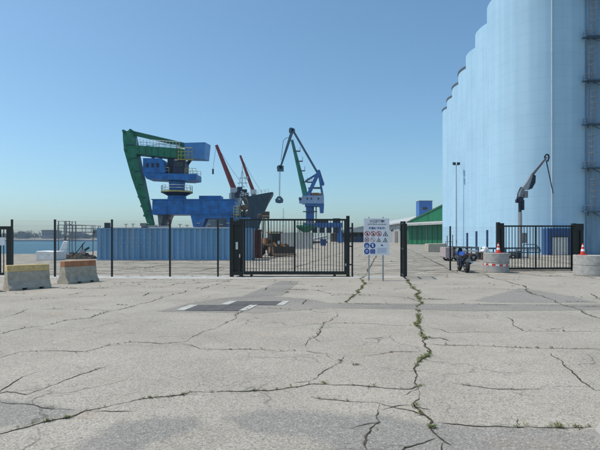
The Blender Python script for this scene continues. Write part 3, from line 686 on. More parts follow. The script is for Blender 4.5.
MB().beam(c1(167.5, 174.2), c1(173, 164), .35, .35).build('luffing_ram', 'rail_white', u1)
MB().beam(c1(178, 175, 1), c1(190, 158, 1), .5, .5).build('back_strut', 'crane_dark', u1)
# boom, tie, hanging leg, counterweight
bm_ = plate1('boom', [(138, 146.5), (181, 149.6), (196, 152.5), (196, 158), (181, 159.2), (165, 158), (137, 154.8)], 'crane_green', -1.3, 1.3)
r_ = MB(); rails(r_, [c1(139, 146.4, -1.2), c1(181, 149.5, -1.2)], 1.15, .045, .62, 1); rails(r_, [c1(139, 146.4, 1.2), c1(181, 149.5, 1.2)], 1.15, .045, 1.2, 1); r_.build('walkway_rail', 'rail_white', bm_)
for k in range(7):
    x = 141 + k * 6.2; yt = 146.5 + (x - 138) / 43 * 3.1; yb = 155 + (x - 138) / 43 * 4.0
    plate1('stiffener', [(x, yt + .5), (x + .45, yt + .5), (x + .45, yb - .5), (x, yb - .5)], 'crane_green', -1.40, -1.31, bm_)
for k in range(6): plate1('leg_plate_seam', [(128.5 + 4.0 * k, 146 + 13 * k), (136.6 + 2.75 * k, 146 + 13 * k), (136.7 + 2.75 * k, 146.5 + 13 * k), (128.6 + 4.0 * k, 146.5 + 13 * k)], 'crane_dark', -1.38 + .09 * max(0, k - 1), -.5)
MB().path([c1(186, 146, -.9), c1(160, 139.2, -.9), c1(131, 132, -.9)], .05, 5).build('hoist_rope', 'cable', u1)
MB().path([c1(186, 147, .9), c1(158, 143, .9), c1(139, 146, .9)], .05, 5).build('hoist_rope', 'cable', u1)
for x in (152, 160): plate1('bracket', [(x, 157), (x + 2, 157.2), (x + 1.4, 158.6), (x + .4, 158.4)], 'crane_dark', -.6, .6, bm_)
MB().beam(c1(129, 132.2), c1(186, 145.5), .9, .72).build('tie_beam', 'crane_green', u1)
leg = MB(); secs = [((124.6, 132.6), (134.4, 131.4), 1.0), ((125.2, 140), (136.4, 142), 1.2), ((126.6, 152), (138.2, 154.6), 1.3), ((133.5, 178), (143.6, 178), 1.1), ((142.6, 205), (149.5, 205), .9), ((149.3, 227), (154.4, 227), .7)]
leg.loft([[c1(a[0], a[1], -t), c1(b[0], b[1], -t), c1(b[0], b[1], t), c1(a[0], a[1], t)] for a, b, t in secs]); lg = leg.build('hanging_leg', 'crane_green', u1)
MB().beam(c1(151.8, 227), c1(155.5, 236.5), .8, .9).build('suction_nozzle', 'crane_dark', lg)
for x, y in ((126, 132.5), (132.8, 131.8)): MB().cyl(c1(x, y, -1.35), c1(x, y, 1.35), .26, n=14).build('pivot_pin', 'crane_green', u1, smooth=True)
for t in range(9):
    f = t / 8; MB().beam(c1(127.5 + 22 * f, 150 + 74 * f, -1.42), c1(128.3 + 22 * f, 152 + 74 * f, -1.42), .08, .5).build('ladder_hoop', 'crane_green', lg)
cw = MB().hexa([c1(188, 160, -2.1), c1(206.5, 160.5, -2.1), c1(207, 159.5, 2.1), c1(189, 159, 2.1)], [c1(187, 145, -2.1), c1(207.2, 144.5, -2.1), c1(208.6, 143, 2.1), c1(189, 143, 2.1)]).build('counterweight', 'counter_blue', u1)
r_ = MB(); rails(r_, [c1(180.5, 161, -2.3), c1(195, 161, -2.3)], 2.0, .05, .7, 2); rails(r_, [c1(180.5, 161, -1.2), c1(180.5, 161, -2.3)], 2.0, .05, .7, 2); r_.build('service_cage', 'rail_yellow', u1)
plate1('service_floor', [(180, 161), (195.5, 161), (195.5, 161.6), (180, 161.6)], 'rail_yellow', -2.4, -1.32)
MB().path([c1(186, 145.4, .4), c1(191, 143.2, .4), c1(189, 158, .4)], .07).build('hoist_rope', 'cable', u1)
# cable reel and yellow cage on the beam's right end
r_ = MB(); rails(r_, [c1(235.5, 218, -2.6), c1(241, 218, -2.6), c1(241, 218, -1)], 2.0, .06, .5, 3); r_.build('yellow_cage', 'rail_yellow', u1)
plate1('cage_floor', [(234, 218), (250, 218), (250, 219), (234, 219)], 'crane_blue', -2.7, 1.0)
rl = MB().torus(c1(245, 208, -1.2), (.85, .5, 0), 1.75, .09, 30, 8).build('cable_reel', 'brown_steel', u1, smooth=True)
sp = MB()
for k in range(8):
    a = k * math.pi / 4; e = (Vector((-.5, .85, 0)) * math.cos(a) + Z * math.sin(a)) * 1.7; sp.cyl(c1(245, 208, -1.2), c1(245, 208, -1.2) + e, .06, n=5)
sp.build('spoke', 'brown_steel', rl); MB().cyl(c1(244.2, 208, -1.6), c1(246, 208, -.7), .5, n=16).build('hub', 'brown_steel', rl, smooth=True)
MB().beam(c1(245, 208, -1.2), c1(245, 217.9, -1.2), .3, .3).build('reel_post', 'crane_dark', rl)

# ------------------------------------------------------------------ crane 2: level-luffing grab crane
D2 = 180.0
def c2(px, py, dd=0.0):
    q = P(px, py, D2); return Vector((q.x, D2 + dd, q.z))
u2 = thing('luffing_crane', 'tall slim level luffing harbour crane with green jib and hanging grab', 'crane', c2(310, HZ + CH * F / D2))
def plate2(name, pts, m, d0, d1, parent=u2, **k): return MB().prism([c2(x, y, d0) for x, y in pts], (0, d1 - d0, 0)).build(name, m, parent, **k)
jb = MB().beam(c2(305.5, 196), c2(292, 140), 1.9, 2.0, 1.0, .95).build('jib', 'far_green', u2)
for f in (.25, .45, .62, .8):
    a = c2(305.5, 196).lerp(c2(292, 140), f); b = MB(); b.box(a + Vector((.9, 0, .0)), (2.4, 2.2, .15)); rails(b, [a + Vector((2.0, -1, .05)), a + Vector((2.0, 1, .05))], 1.4, .08, 1, 1); b.build('jib_platform', 'far_steel', jb)
MB().beam(c2(306.5, 190, -1.2), c2(293, 142, -1.2), .25, .25).build('jib_ladder', 'far_steel', jb)
fj = MB().beam(c2(292.8, 129.5), c2(280.3, 168), 1.3, 1.1, .9, .6).build('fly_jib', 'far_steel', u2)
b = MB(); b.cyl(c2(279.5, 168, -.7), c2(279.5, 168, .7), 1.0, n=14); b.box(c2(280.5, 170), (2.4, 1.2, 1.0)); b.box(c2(281.5, 167.5), (1.6, 1.4, 1.2)); b.build('head_sheave', 'far_steel', fj)
b = MB(); b.cyl(c2(291.2, 130.3, -.9), c2(291.2, 130.3, .9), .85, n=14); b.cyl(c2(293.2, 130.6, -.9), c2(293.2, 130.6, .9), .7, n=14); b.box(c2(292, 131.5), (2.2, 1.4, .8)); b.build('top_sheave', 'far_steel', fj)
b = MB()
for dd in (-.7, .7): b.beam(c2(293, 130.5, dd), c2(318.5, 174.5, dd), .35, .62)
b.build('tie_rod', 'far_steel', u2)
b = MB(); b.path([c2(291, 137), c2(286, 138), c2(283.2, 141), c2(282.2, 150), c2(281, 160)], .09, 5); b.build('hose', 'cable', fj)
b = MB(); b.cyl(c2(279.3, 170), c2(279.2, 197), .07, n=5); b.cyl(c2(280.3, 170), c2(279.9, 197), .07, n=5); b.build('hoist_rope', 'cable', u2)
gr = MB().prism([c2(276.4, 198.4, -1.2), c2(278, 196.6, -1.2), c2(280.8, 196.6, -1.2), c2(282.6, 198.4, -1.2)], (0, 2.4, 0)).build('grab_head', 'far_steel', u2)
for s in (-1, 1):
    m_ = 279.3
    MB().prism([c2(m_ + s * .15, 203.2, -1.3), c2(m_ + s * 3.6, 202.4, -1.3), c2(m_ + s * 4.0, 199.6, -1.3), c2(m_ + s * 2.6, 198.6, -1.3), c2(m_ + s * .15, 199.6, -1.3)], (0, 2.6, 0)).build('grab_shell', 'far_steel', gr)
# A-frame
for dd in (-1.5, 1.5):
    MB().beam(c2(307.8, 196, dd), c2(319, 171.5, dd), .8, 1.3).build('a_frame_leg', 'far_blue', u2)
    MB().beam(c2(322.6, 196, dd), c2(318.6, 171.5, dd), .6, .6).build('a_frame_leg', 'far_blue', u2)
    MB().beam(c2(305.3, 181.4, dd), c2(318, 173.4, dd), .4, .45).build('strut', 'far_blue', u2)
    MB().beam(c2(312, 188, dd), c2(321.6, 188, dd), .4, .4).build('strut', 'far_steel', u2)
plate2('counterweight_lever', [(317.4, 170.4), (319.6, 170.0), (324.4, 184.4), (323.6, 185.8), (321.0, 184.4)], 'far_blue', -1.0, 1.0)
for y in (182, 188): plate2('walkway', [(308 if y > 185 else 307, y), (316, y), (316, y + .5), (308 if y > 185 else 307, y + .5)], 'far_steel', -1.6, 1.6)
rails(MB(), [c2(307, 182, -1.5), c2(314, 182, -1.5)], .9, .06, 1, 1).build('guard_rail', 'rail_yellow', u2); rails(MB(), [c2(312, 196, -2), c2(322, 196, -2)], 1.0, .06, 1, 1).build('guard_rail', 'rail_yellow', u2)
b = MB(); b.box(c2(314.5, 194.3), (3.0, 2.4, .9)); b.box(c2(319, 194.6), (1.6, 2.0, .7)); b.build('winch', 'red_paint', u2)
mh = plate2('machine_house', [(302, 196.3), (323.6, 196.0), (323.7, 204), (302, 204)], 'pale_house', -2.6, 2.6)
for x in (306.5, 310.5, 317.5): plate2('house_window', [(x, 198.2), (x + 1.4, 198.2), (x + 1.4, 200.2), (x, 200.2)], 'glass', -2.7, -2.62, mh)
ca = plate2('operator_cab', [(298.6, 197.6), (301.9, 197.6), (301.9, 203.4), (299.4, 203.4)], 'pale_house', -1.6, 1.2)
plate2('cab_window', [(298.9, 198.3), (301.5, 198.3), (301.5, 200.6), (299.3, 200.6)], 'glass', -1.7, -1.62, ca)
plate2('turntable_beam', [(305, 204.05), (323.7, 204.05), (323.7, 206.8), (305, 206.8)], 'far_blue', -2.3, 2.3)
plate2('counterweight', [(319.6, 206.85), (323.7, 206.85), (323.4, 213), (320.2, 213)], 'far_blue', -2.3, 2.3)
cx2 = c2(310, 0).x
MB().cyl((cx2, D2, c2(0, 223).z), (cx2, D2, c2(0, 206.85).z), 1.55, 1.5, n=20).build('column', 'far_blue', u2, smooth=True)
pl2 = MB().lathe((cx2, D2, 0), [(1.56, c2(0, 212).z), (2.7, c2(0, 212).z), (2.7, c2(0, 211.3).z), (1.56, c2(0, 211.3).z)], 20).build('ring_platform', 'far_steel', u2)
MB().cyl(c2(316.2, 222, 1), c2(316.2, 207, 1), .25, n=8).build('ladder_tube', 'rail_white', u2)
ptl = plate2('portal', [(303, 223), (342, 223), (342, 227.5), (303, 227.5)], 'far_blue', -3.2, 3.2)
for x in (306, 338):
    for dd in (-3, 3): MB().beam(c2(x, 227.4, dd * .8), Vector((c2(x, 0).x + (x - 322) * .06, D2 + dd, .4)), 1.5, 1.3).build('portal_leg', 'far_blue', u2)
b = MB(); b.box(c2(322, 221.6), (4.6, 3, 1.0)); b.box(c2(324, 220.4), (2.2, 2, .9)); b.build('drive_unit', 'brown_steel', u2)
plate2('electric_cabin', [(333, 218.5), (340, 218.5), (340, 222.9), (333, 222.9)], 'crane_dark', -1.5, 1.5)
for x in (312, 319, 326, 333): plate2('portal_panel', [(x, 227.6), (x + 5, 227.6), (x + 5, 233), (x, 233)], 'crane_dark', -3.3, -3.0)

# green hopper under the crane
hp = thing('grain_hopper', 'dark green quayside hopper on legs in front of the luffing crane', 'hopper', P(306, HZ, 168) - Z * CH)
hp_c = P(306, 0, 168).x
def hq(py): return CH + (HZ - py) / F * 168
MB().lathe((hp_c, 168, 0), [(.6, hq(233.5)), (3.4, hq(227.2)), (3.4, hq(225.2)), (3.25, hq(225.2)), (.5, hq(232.5))], 4).build('bin', 'crane_green', hp)
for sx in (-1, 1):
    for sy in (-1, 1): MB().beam((hp_c + sx * 2.3, 168 + sy * 2.3, 0), (hp_c + sx * 2.3, 168 + sy * 2.3, hq(227.5)), .35, .35).build('leg', 'crane_dark', hp)
r_ = MB(); rails(r_, [(hp_c - 3.2, 165.6, hq(225.2)), (hp_c + 3.2, 165.6, hq(225.2))], 1, .06, 1.2, 1); r_.build('guard_rail', 'rail_yellow', hp)
# conveyor from the hopper
cv = thing('belt_conveyor', 'long pale inclined belt conveyor low on the yard under the luffing crane', 'conveyor', P(314, HZ, 140) - Z * CH)
MB().beam(P(303.5, 241.2, 138), P(326, 236.6, 142), 1.2, .6).build('belt_gallery', 'cont_pale', cv)
for px, py in ((306, 240.6), (314, 239), (322, 237.4)):
    q = P(px, py, 140); MB().beam(q, Vector((q.x, q.y, 0)), .2, .2).build('trestle', 'crane_dark', cv)
MB().beam(P(303, 242.4, 138), P(327, 242, 141), .5, .5).build('lower_pipe', 'crane_dark', cv)
# distant lattice mast
ms = thing('radio_mast', 'thin lattice radio mast between the ship and the luffing crane', 'mast', P(283, HZ, 260) - Z * CH)
b = MB(); q = P(283.3, HZ, 260); zt = P(0, 208.5, 260).z
for a in range(3):
    e = Vector((math.cos(a * 2.1), math.sin(a * 2.1), 0)); b.beam(Vector((q.x, 260, 0)) + e * .7, Vector((q.x, 260, zt)) + e * .12, .1, .1)
b.build('leg', 'machine_grey', ms)
for k in range(5): MB().box((q.x, 260, zt * (.35 + .13 * k)), (1.6 - .25 * k, 1.2 - .2 * k, .12)).build('cross_arm', 'machine_grey', ms)

# ------------------------------------------------------------------ cargo ship at the quay, bow to the right
SB = P(272.5, 192, 140); SB = Vector((SB.x, SB.y, 0)); st = Vector((-.5, .866, 0)); sn = Vector((-.866, -.5, 0))
sh = thing('cargo_ship', 'dark grey cargo ship with flared bow and red derricks at the quay', 'ship', (SB.x, SB.y, -2.2))
ztip = P(0, 192, 140).z
def hull_ring(s, z):
    zz = max(0.0, min(1.0, (z + 2.2) / (ztip + 2.2)))
    s0 = 15.0 * (1 - zz) ** .85                         # raked stem
    f = max(0, min(1, (s - s0) / (15 + 10 * (1 - zz))))
    return 7.6 * (f ** .80) * (.70 + .30 * zz ** 1.3 if s < 26 else .9 + .1 * zz)
stat = [0.0, .5, 1.2, 2.2, 3.5, 5, 7, 9, 10.98]
zl = [-3, 0, 3, 6, 9, 11, 13]
def hull_part(name, ss, ztop, m):
    rings = []
    for s in ss:
        zt = ztop(s); zz_ = [-3 + (zt + 3) * k / 9 for k in range(10)]
        left = [SB + st * max(s, 15.0 * (1 - max(0, min(1, (z + 2.2) / (ztip + 2.2)))) ** .85 if s < 10.9 else s) + sn * (hull_ring(max(s, .02), z) + .05) + Z * z for z in zz_]
        right = [SB + st * max(s, 15.0 * (1 - max(0, min(1, (z + 2.2) / (ztip + 2.2)))) ** .85 if s < 10.9 else s) - sn * (hull_ring(max(s, .02), z) + .05) + Z * z for z in reversed(zz_)]
        rings.append(left + right)
    return MB().loft(rings).build(name, m, sh, smooth=True)
fc = hull_part('forecastle', stat, lambda s: ztip - .10 * s, 'hull')
hull_part('hull', [11.0, 14, 18, 24, 32, 40, 46], lambda s: 10.2, 'hull')
for k in range(5):                                   # frames and rub rails on the bow plating
    z = 2.5 + 2.6 * k
    pts = []
    for s in stat:
        s_e = max(s, 15.0 * (1 - max(0, min(1, (z + 2.2) / (ztip + 2.2)))) ** .85 if s < 10.9 else s); pts.append(SB + st * s_e + sn * (hull_ring(max(s, .02), z) + .09) + Z * z)
    MB().path(pts, .06, 5).build('plating_seam', 'hull', fc)
r_ = MB(); rails(r_, [SB + st * 1 + sn * .8 + Z * (ztip - .1), SB + st * 5 + sn * 3.4 + Z * (ztip - .5), SB + st * 10.5 + sn * 5.6 + Z * (ztip - 1.05)], 1.0, .06, 1.3, 1); r_.build('bulwark_rail', 'ship_white', fc)
MB().cyl(SB + st * 3.4 + sn * 2.2 + Z * 8.5, SB + st * 3.2 + sn * 3.1 + Z * 8.3, .55, n=14).build('hawse_pipe', 'rusty', fc)
def derrick(base, tip, ped_w, wd, tag_):
    b, t = P(*base), P(*tip)
    MB().beam(Vector((b.x, b.y, 9.5)), b, ped_w, ped_w).build('derrick_post', 'machine_grey', sh)
    MB().box(b, (ped_w * 1.35, ped_w * 1.3, 1.6)).build('derrick_cab', 'ship_white', sh)
    j = MB().beam(b, t, wd, wd * 1.1, wd * .55, wd * .55).build('derrick_jib', 'red_paint', sh)
    return b, t, j
b1, t1, j1 = derrick((234.5, 190.5, 160), (216.3, 145, 157), 1.8, 1.35, 0)
b2, t2, j2 = derrick((253.5, 192, 172), (240.2, 155.4, 170), 1.5, 1.0, 1)
MB().path([t1, P(232, 170, 160), P(245, 188, 162)], .05, 4).build('topping_rope', 'cable', j1)
MB().path([t1, P(213, 168.5, 157)], .05, 4).build('hoist_rope', 'cable', j1)
MB().box(P(213, 171.5, 157), (.5, .5, 1.7)).build('hook_block', 'cable', j1)
MB().path([t2, P(252, 177, 170), P(262, 193, 172)], .05, 4).build('topping_rope', 'cable', j2)
MB().box(P(247, 178, 171), (.9, .9, .9)).build('jib_light', 'ship_white', j2)
MB().box(P(219.8, 154, 158.2), (.8, .9, 1.0)).build('jib_light', 'red_paint', j1)
mm = MB(); q0, q1 = P(242, 196, 156), P(242.3, 166, 156); mm.beam(q0, q1, .4, .4, .15, .15)
fm = mm.build('foremast', 'ship_white', sh)
for py, hw in ((178, 3.2), (183, 5), (187, 2.5)):
    q = P(242.2, py, 156); MB().box(q, (hw * 2 * 156 / F, .35, .18)).build('mast_arm', 'ship_white', fm)
MB().path([P(238.8, 187, 156), P(242.2, 170, 156), P(247, 187, 156)], .05, 4).build('stay', 'cable', fm)
wx = MB(); c = P(242, 191.5, 154)
for k in range(5): wx.box(c + Vector((random.uniform(-1.3, 1.3), random.uniform(-1, 1), random.uniform(-.8, .9))), (random.uniform(.8, 1.6), 1.2, random.uniform(.7, 1.5)))
wx.box(c - Z * 1.2, (4.2, 3, 1.4)); wx.build('anchor_windlass', 'crane_dark', sh)
MB().bb(P(230, 0, 162).x, P(241, 0, 162).x, 160, 165, 9.8, CH + (HZ - 193.5) / F * 162).build('deck_house', 'ship_white', sh)
# rusty dockside bracket beside the bow
dk = thing('dock_winch', 'small rust brown winch tower right below the ship bow', 'winch', P(266, HZ, 122) - Z * CH)
q = P(266, 0, 122).x
for sx in (-.8, .8): MB().beam((q + sx, 122, 0), (q + sx * .6, 122, CH + (HZ - 214) / F * 122), .3, .3).build('leg', 'brown_steel', dk)
MB().box((q, 122, CH + (HZ - 214) / F * 122), (1.7, 1.2, 1.2)).build('winch_housing', 'brown_steel', dk); MB().cyl((q - .9, 121.4, CH + (HZ - 217) / F * 122), (q + .9, 121.4, CH + (HZ - 217) / F * 122), .4, n=12).build('drum', 'brown_steel', dk, smooth=True)

# ------------------------------------------------------------------ containers
def container(label, p, ang, L, W, H, m, pitch=.36, name='shipping_container'):
    t = thing(name, label, 'container', p, ang)
    fr_ = .10
    def cor(x0, x1, y, sgn, z0, z1):
        n = round((x1 - x0) / pitch); prof = []
        pw = (x1 - x0) / n
        for k in range(n):
            a = x0 + k * pw; prof += [(a, 0), (a + pw * .36, 0), (a + pw * .5, .095), (a + pw * .86, .095)]
        prof.append((x1, 0)); vv = [];
        for x, d in prof: vv += [(x, y + sgn * d, z0), (x, y + sgn * d, z1)]
        return vv, [(2 * i, 2 * i + 2, 2 * i + 3, 2 * i + 1) for i in range(len(prof) - 1)]
    for y, sg in ((.02, 1), (W - .02, -1)):
        vv, ff = cor(fr_, L - fr_, y, sg, .14, H - .09); b = MB(); b.add(vv, ff); b.build('side_panel', m, t, local=True, fixn=False)
        MB().bb(fr_, L - fr_, y - .02 if sg > 0 else y - .06, y + .06 if sg > 0 else y + .02, 0.02, .14).build('bottom_rail', m, t, local=True)
        MB().bb(fr_, L - fr_, y - .02 if sg > 0 else y - .05, y + .05 if sg > 0 else y + .02, H - .09, H - .01).build('top_rail', m, t, local=True)
    for x in (0, L - fr_):
        for y in (0, W - fr_):
            cp = MB().bb(x, x + fr_, y, y + fr_, .0, H).build('corner_post', m, t, local=True)
            for z in (0, H - .12): MB().bb(x - .012, x + fr_ + .05, y - .012, y + fr_ + .05, z - .004 if z else 0.004, z + .125).build('corner_casting', m, cp, local=True)
    MB().bb(.03, L - .03, .05, W - .05, H - .06, H - .035).build('roof', m, t, local=True); MB().bb(.03, L - .03, .05, W - .05, .05, .12).build('floor', 'rusty', t, local=True)
    MB().bb(.03, .06, fr_, W - fr_, .1, H - .1).build('end_panel', m, t, local=True)
    for k in range(2):
        y0 = fr_ + k * (W / 2 - fr_); d = MB().bb(L - .07, L - .03, y0 + .01, y0 + W / 2 - fr_ - .01, .12, H - .12).build('door', m, t, local=True)
        for q in (.3, .75): MB().cyl((L - .0, y0 + q * (W / 2 - fr_), .1), (L - .0, y0 + q * (W / 2 - fr_), H - .1), .02, n=6).build('lock_rod', 'post_grey', d, local=True)
    return t
q = P(97, 0, 37.4)
bc = container('long blue corrugated shipping container with faded sides standing behind the fence', (q.x, 37.4, 0), R(-.5), 11.9, 2.44, 2.50, 'cont_blue', .44)
for x0, x1, z in ((1.0, 4.6, 1.75), (1.2, 5.2, 1.35), (1.8, 4.0, 1.05)):
    b = MB(); n = int((x1 - x0) / .44)
    for k in range(n): b.bb(x0 + k * .44, x0 + k * .44 + .13, .0125, .0165, z, z + .035)
    b.build('faded_lettering', 'p_pale', bc, local=True)
container('rust brown container end beside the blue container', (P(254, 0, 41.5).x, 41.3, 0), R(4), .62, 2.4, 2.45, 'cont_rust', .3)
container('pale grey short container in the yard behind the gate', (P(279, 0, 80).x, 81, 0), R(-8), 5.4, 2.4, 2.75, 'cont_pale', .3)

# ------------------------------------------------------------------ orange wheel loader behind the gate
LO = P(274, 0, 47); LO.z = 0
ld = thing('wheel_loader', 'old orange wheel loader parked behind the sliding gate', 'loader', LO, R(-62))
def LB(name, x0, x1, y0, y1, z0, z1, m, parent=ld, **k): return MB().bb(x0, x1, y0, y1, z0, z1).build(name, m, parent, local=True, bevel=.03, **k)
LB('chassis', -1.7, 1.2, -.5, .5, .55, 1.0, 'brown_steel'); eb = MB().prism([(-1.9, -.62, 1.01), (-.5, -.62, 1.01), (-.5, -.62, 1.75), (-1.5, -.62, 1.7), (-1.9, -.62, 1.5)], (0, 1.24, 0)).build('engine_hood', 'orange', ld, local=True)
for k in range(4): LB('grille_slat', -1.93, -1.905, -.5, .5, 1.08 + k * .11, 1.13 + k * .11, 'moto_black', eb)
for y in (-.5, .38): LB('tail_lamp', -1.95, -1.91, y, y + .12, 1.52, 1.6, 'cone_red', eb)
cb = LB('cab_floor', -.48, .55, -.55, .55, 1.01, 1.15, 'orange')
for x in (-.45, .45):
    for y in (-.5, .45): LB('cab_pillar', x, x + .07, y, y + .07, 1.16, 2.25, 'orange', cb)
LB('cab_roof', -.55, .65, -.62, .62, 2.26, 2.36, 'orange', cb); LB('cab_glass', -.40, .44, -.47, .47, 1.5, 2.2, 'glass', cb)
for x in (-1.15, .95):
    for y in (-.98, .58):
        wv = MB().torus((x, y + .2, .62), (0, 1, 0), .42, .2, 24, 8).build('wheel', 'rubber', ld, smooth=True, local=True)
        MB().cyl((x, y + .02, .62), (x, y + .38, .62), .3, n=16).build('rim', 'orange', wv, local=True)
for y in (-.45, .35): MB().beam((.9, y, 1.25), (2.0, y, .6), .12, .24).build('lift_arm', 'orange', ld, local=True)
MB().prism([(1.9, -1.1, .2), (2.7, -1.1, .12), (2.35, -1.1, .35), (2.2, -1.1, .95), (1.9, -1.1, .9)], (0, 2.2, 0)).build('bucket', 'brown_steel', ld, local=True)
MB().cyl((-1.2, .4, 1.7), (-1.2, .4, 2.2), .05, n=8).build('exhaust_stack', 'rusty', ld, local=True)

# blue skip far in the yard
sk_ = thing('waste_skip', 'small blue waste skip far back behind the gate', 'skip', P(323.2, HZ, 110) - Z * CH)
q = P(323.2, 0, 110).x
MB().hexa([(q - .55, 109.5, .15), (q + .55, 109.5, .15), (q + .55, 111, .15), (q - .55, 111, .15)], [(q - .7, 109.2, 1.5), (q + .7, 109.2, 1.5), (q + .7, 111.3, 1.5), (q - .7, 111.3, 1.5)]).build('body', 'door_blue', sk_)
MB().bb(q - .76, q + .76, 109.1, 111.4, 1.501, 1.6).build('lid', 'door_blue', sk_)
for sx in (-.45, .45): MB().cyl((q + sx, 109.7, 0.1), (q + sx + .06, 109.7, 0.1), .1, n=10).build('wheel', 'rubber', sk_)

# ------------------------------------------------------------------ left background: gangway frame, white blocks, heap, pipe rack
gw = thing('steel_gangway', 'grey steel gangway frame with railings beside the blue container', 'gangway', P(76, HZ, 41) - Z * CH)
def gl_(px, py, dd=0): q = P(px, py, 41); return Vector((q.x, 41 + dd, max(0, q.z)))
for px in (58.5, 66, 69.5, 93): 
    for dd in (0, 1.1): MB().beam(Vector((gl_(px, 0).x, 41 + dd, 0)), gl_(px, 221 if px < 80 else 226, dd), .06, .06).build('post', 'machine_grey', gw)
MB().prism([gl_(57, 231.4), gl_(95, 231.8), gl_(95, 232.6), gl_(57, 232.2)], (0, 1.1, 0)).build('walkway', 'machine_grey', gw)
r_ = MB()
for dd in (0, 1.1): rails(r_, [gl_(57.5, 231.4, dd), gl_(95, 231.8, dd)], .55, .025, .8, 1); r_.cyl(gl_(57, 221, dd), gl_(70, 221, dd), .03, n=5); r_.cyl(gl_(70, 224.5, dd), gl_(95, 225.5, dd), .03, n=5); r_.cyl(gl_(58, 225, dd), gl_(70, 225, dd), .03, n=5)
r_.build('guard_rail', 'machine_grey', gw)
MB().prism([gl_(93.5, 229.6), gl_(97, 229.6), gl_(97, 237), gl_(91.5, 237)], (0, .9, 0)).build('side_plate', 'machine_grey', gw)
b = MB()
for k in range(9): b.beam(gl_(66, 224 + k * 4.2), gl_(69.5, 224 + k * 4.2), .04, .04)
b.build('ladder_rung', 'machine_grey', gw)
b = MB(); b.beam(gl_(72, 258), gl_(85, 242), .06, .06); b.beam(gl_(58.5, 258), gl_(66, 236), .06, .06); b.build('brace', 'rusty', gw)
bl = MB(); p0 = P(39.5, 0, 38).x
bl.hexa([(p0, 37.4, 0), (p0 + 1.55, 37.2, 0), (p0 + 1.9, 38.3, 0), (p0 + .4, 38.6, 0)], [(p0 + .03, 37.43, .72), (p0 + 1.5, 37.25, .68), (p0 + 1.88, 38.25, .7), (p0 + .42, 38.5, .74)])
tag(bl.build('white_block', 'white_stone', bevel=.04), 'low whitewashed concrete block on the yard behind the first fence post', 'block')
b2_ = MB(); a = [P(57, 252.3, 38.9), P(64.6, 252.3, 38.9), P(67.6, 241.4, 38.9), P(63.4, 240.8, 38.9), P(61.5, 243)] if False else [P(57.2, 256, 38.9), P(65, 259.2, 38.9), P(67.6, 241.6, 38.9), P(63.6, 240.8, 38.9)]
b2_.prism(a, (-.1, .35, 0)); tag(b2_.build('white_slab', 'white', bevel=.04), 'bright white slab leaning up behind the white block', 'slab')
hm = MB(); random.seed(4)
cH = P(80, 0, 40.5); nx_, ny_ = 26, 12; vv = []
for j in range(ny_):
    for i in range(nx_):
        x = cH.x + (i / (nx_ - 1) - .5) * 2.7; y = 39.6 + j / (ny_ - 1) * 1.6
        e = max(0, 1 - ((i / (nx_ - 1) - .5) * 2) ** 2) * max(0, 1 - ((j / (ny_ - 1) - .5) * 2) ** 2)
        vv.append((x, y, .62 * e ** .6 * (.55 + .5 * mnoise.noise((x * 2.2, y * 2.2, 1)) + .45 * random.random()) - .02))
hm.add(vv, [(j * nx_ + i, j * nx_ + i + 1, (j + 1) * nx_ + i + 1, (j + 1) * nx_ + i) for j in range(ny_ - 1) for i in range(nx_ - 1)])
tag(hm.build('rubble_heap', 'heap', fixn=False), 'dark heap of rubble and scrap at the foot of the gangway', 'heap')
mc = thing('small_pump', 'small dark pump with orange casing on the rubble heap', 'pump', P(83, HZ, 40.2) - Z * CH + Z * .35)
q = P(83, 0, 40.2); MB().box((q.x, 40.2, .55), (.35, .35, .4)).build('casing', 'pink', mc); MB().cyl((q.x + .1, 40.2, .7), (q.x + .5, 40.2, .95), .09, n=8).build('motor', 'moto_black', mc); MB().cyl((q.x - .05, 40.2, .75), (q.x - .05, 40.2, 1.25), .05, n=8).build('outlet_pipe', 'moto_black', mc)
pr = thing('pipe_rack', 'dark pipe rack with lamps and valves running behind the blue container', 'pipe rack', P(165, HZ, 58) - Z * CH)
def pk(px, py, dd=0): q = P(px, py, 58); return Vector((q.x, 58 + dd, q.z))
MB().cyl(pk(103, 228.3), pk(234, 228.6), .16, n=10).build('pipe', 'machine_grey', pr, smooth=True); MB().cyl(pk(140, 226.6, .6), pk(168, 226.8, .6), .12, n=10).build('pipe', 'far_steel', pr, smooth=True)
random.seed(9)
for px in range(106, 236, 9):
    MB().beam(Vector((pk(px, 0).x, 58, 0)), pk(px, 227.5), .14, .14).build('trestle', 'rusty', pr)
for px in (126, 133, 147, 156, 169, 180, 187, 198, 209, 221, 228):
    k = random.random(); top = pk(px, 223.2 + k * 2.2)
    v_ = MB().beam(pk(px, 228), top, .06, .06).build('valve_stem', 'rusty', pr)
    MB().cyl(top - Vector((.22, 0, 0)), top + Vector((.22, 0, 0)), .05, n=6).build('valve_handle', 'machine_grey', v_)
MB().box(pk(107.5, 225.4), (.55, .5, .62)).build('control_box', 'crane_dark', pr); MB().box(pk(143.5, 224.6), (.7, .4, .35)).build('flood_lamp', 'machine_grey', pr); MB().beam(pk(143.5, 225), pk(143.5, 228), .07, .07).build('lamp_stem', 'machine_grey', pr)

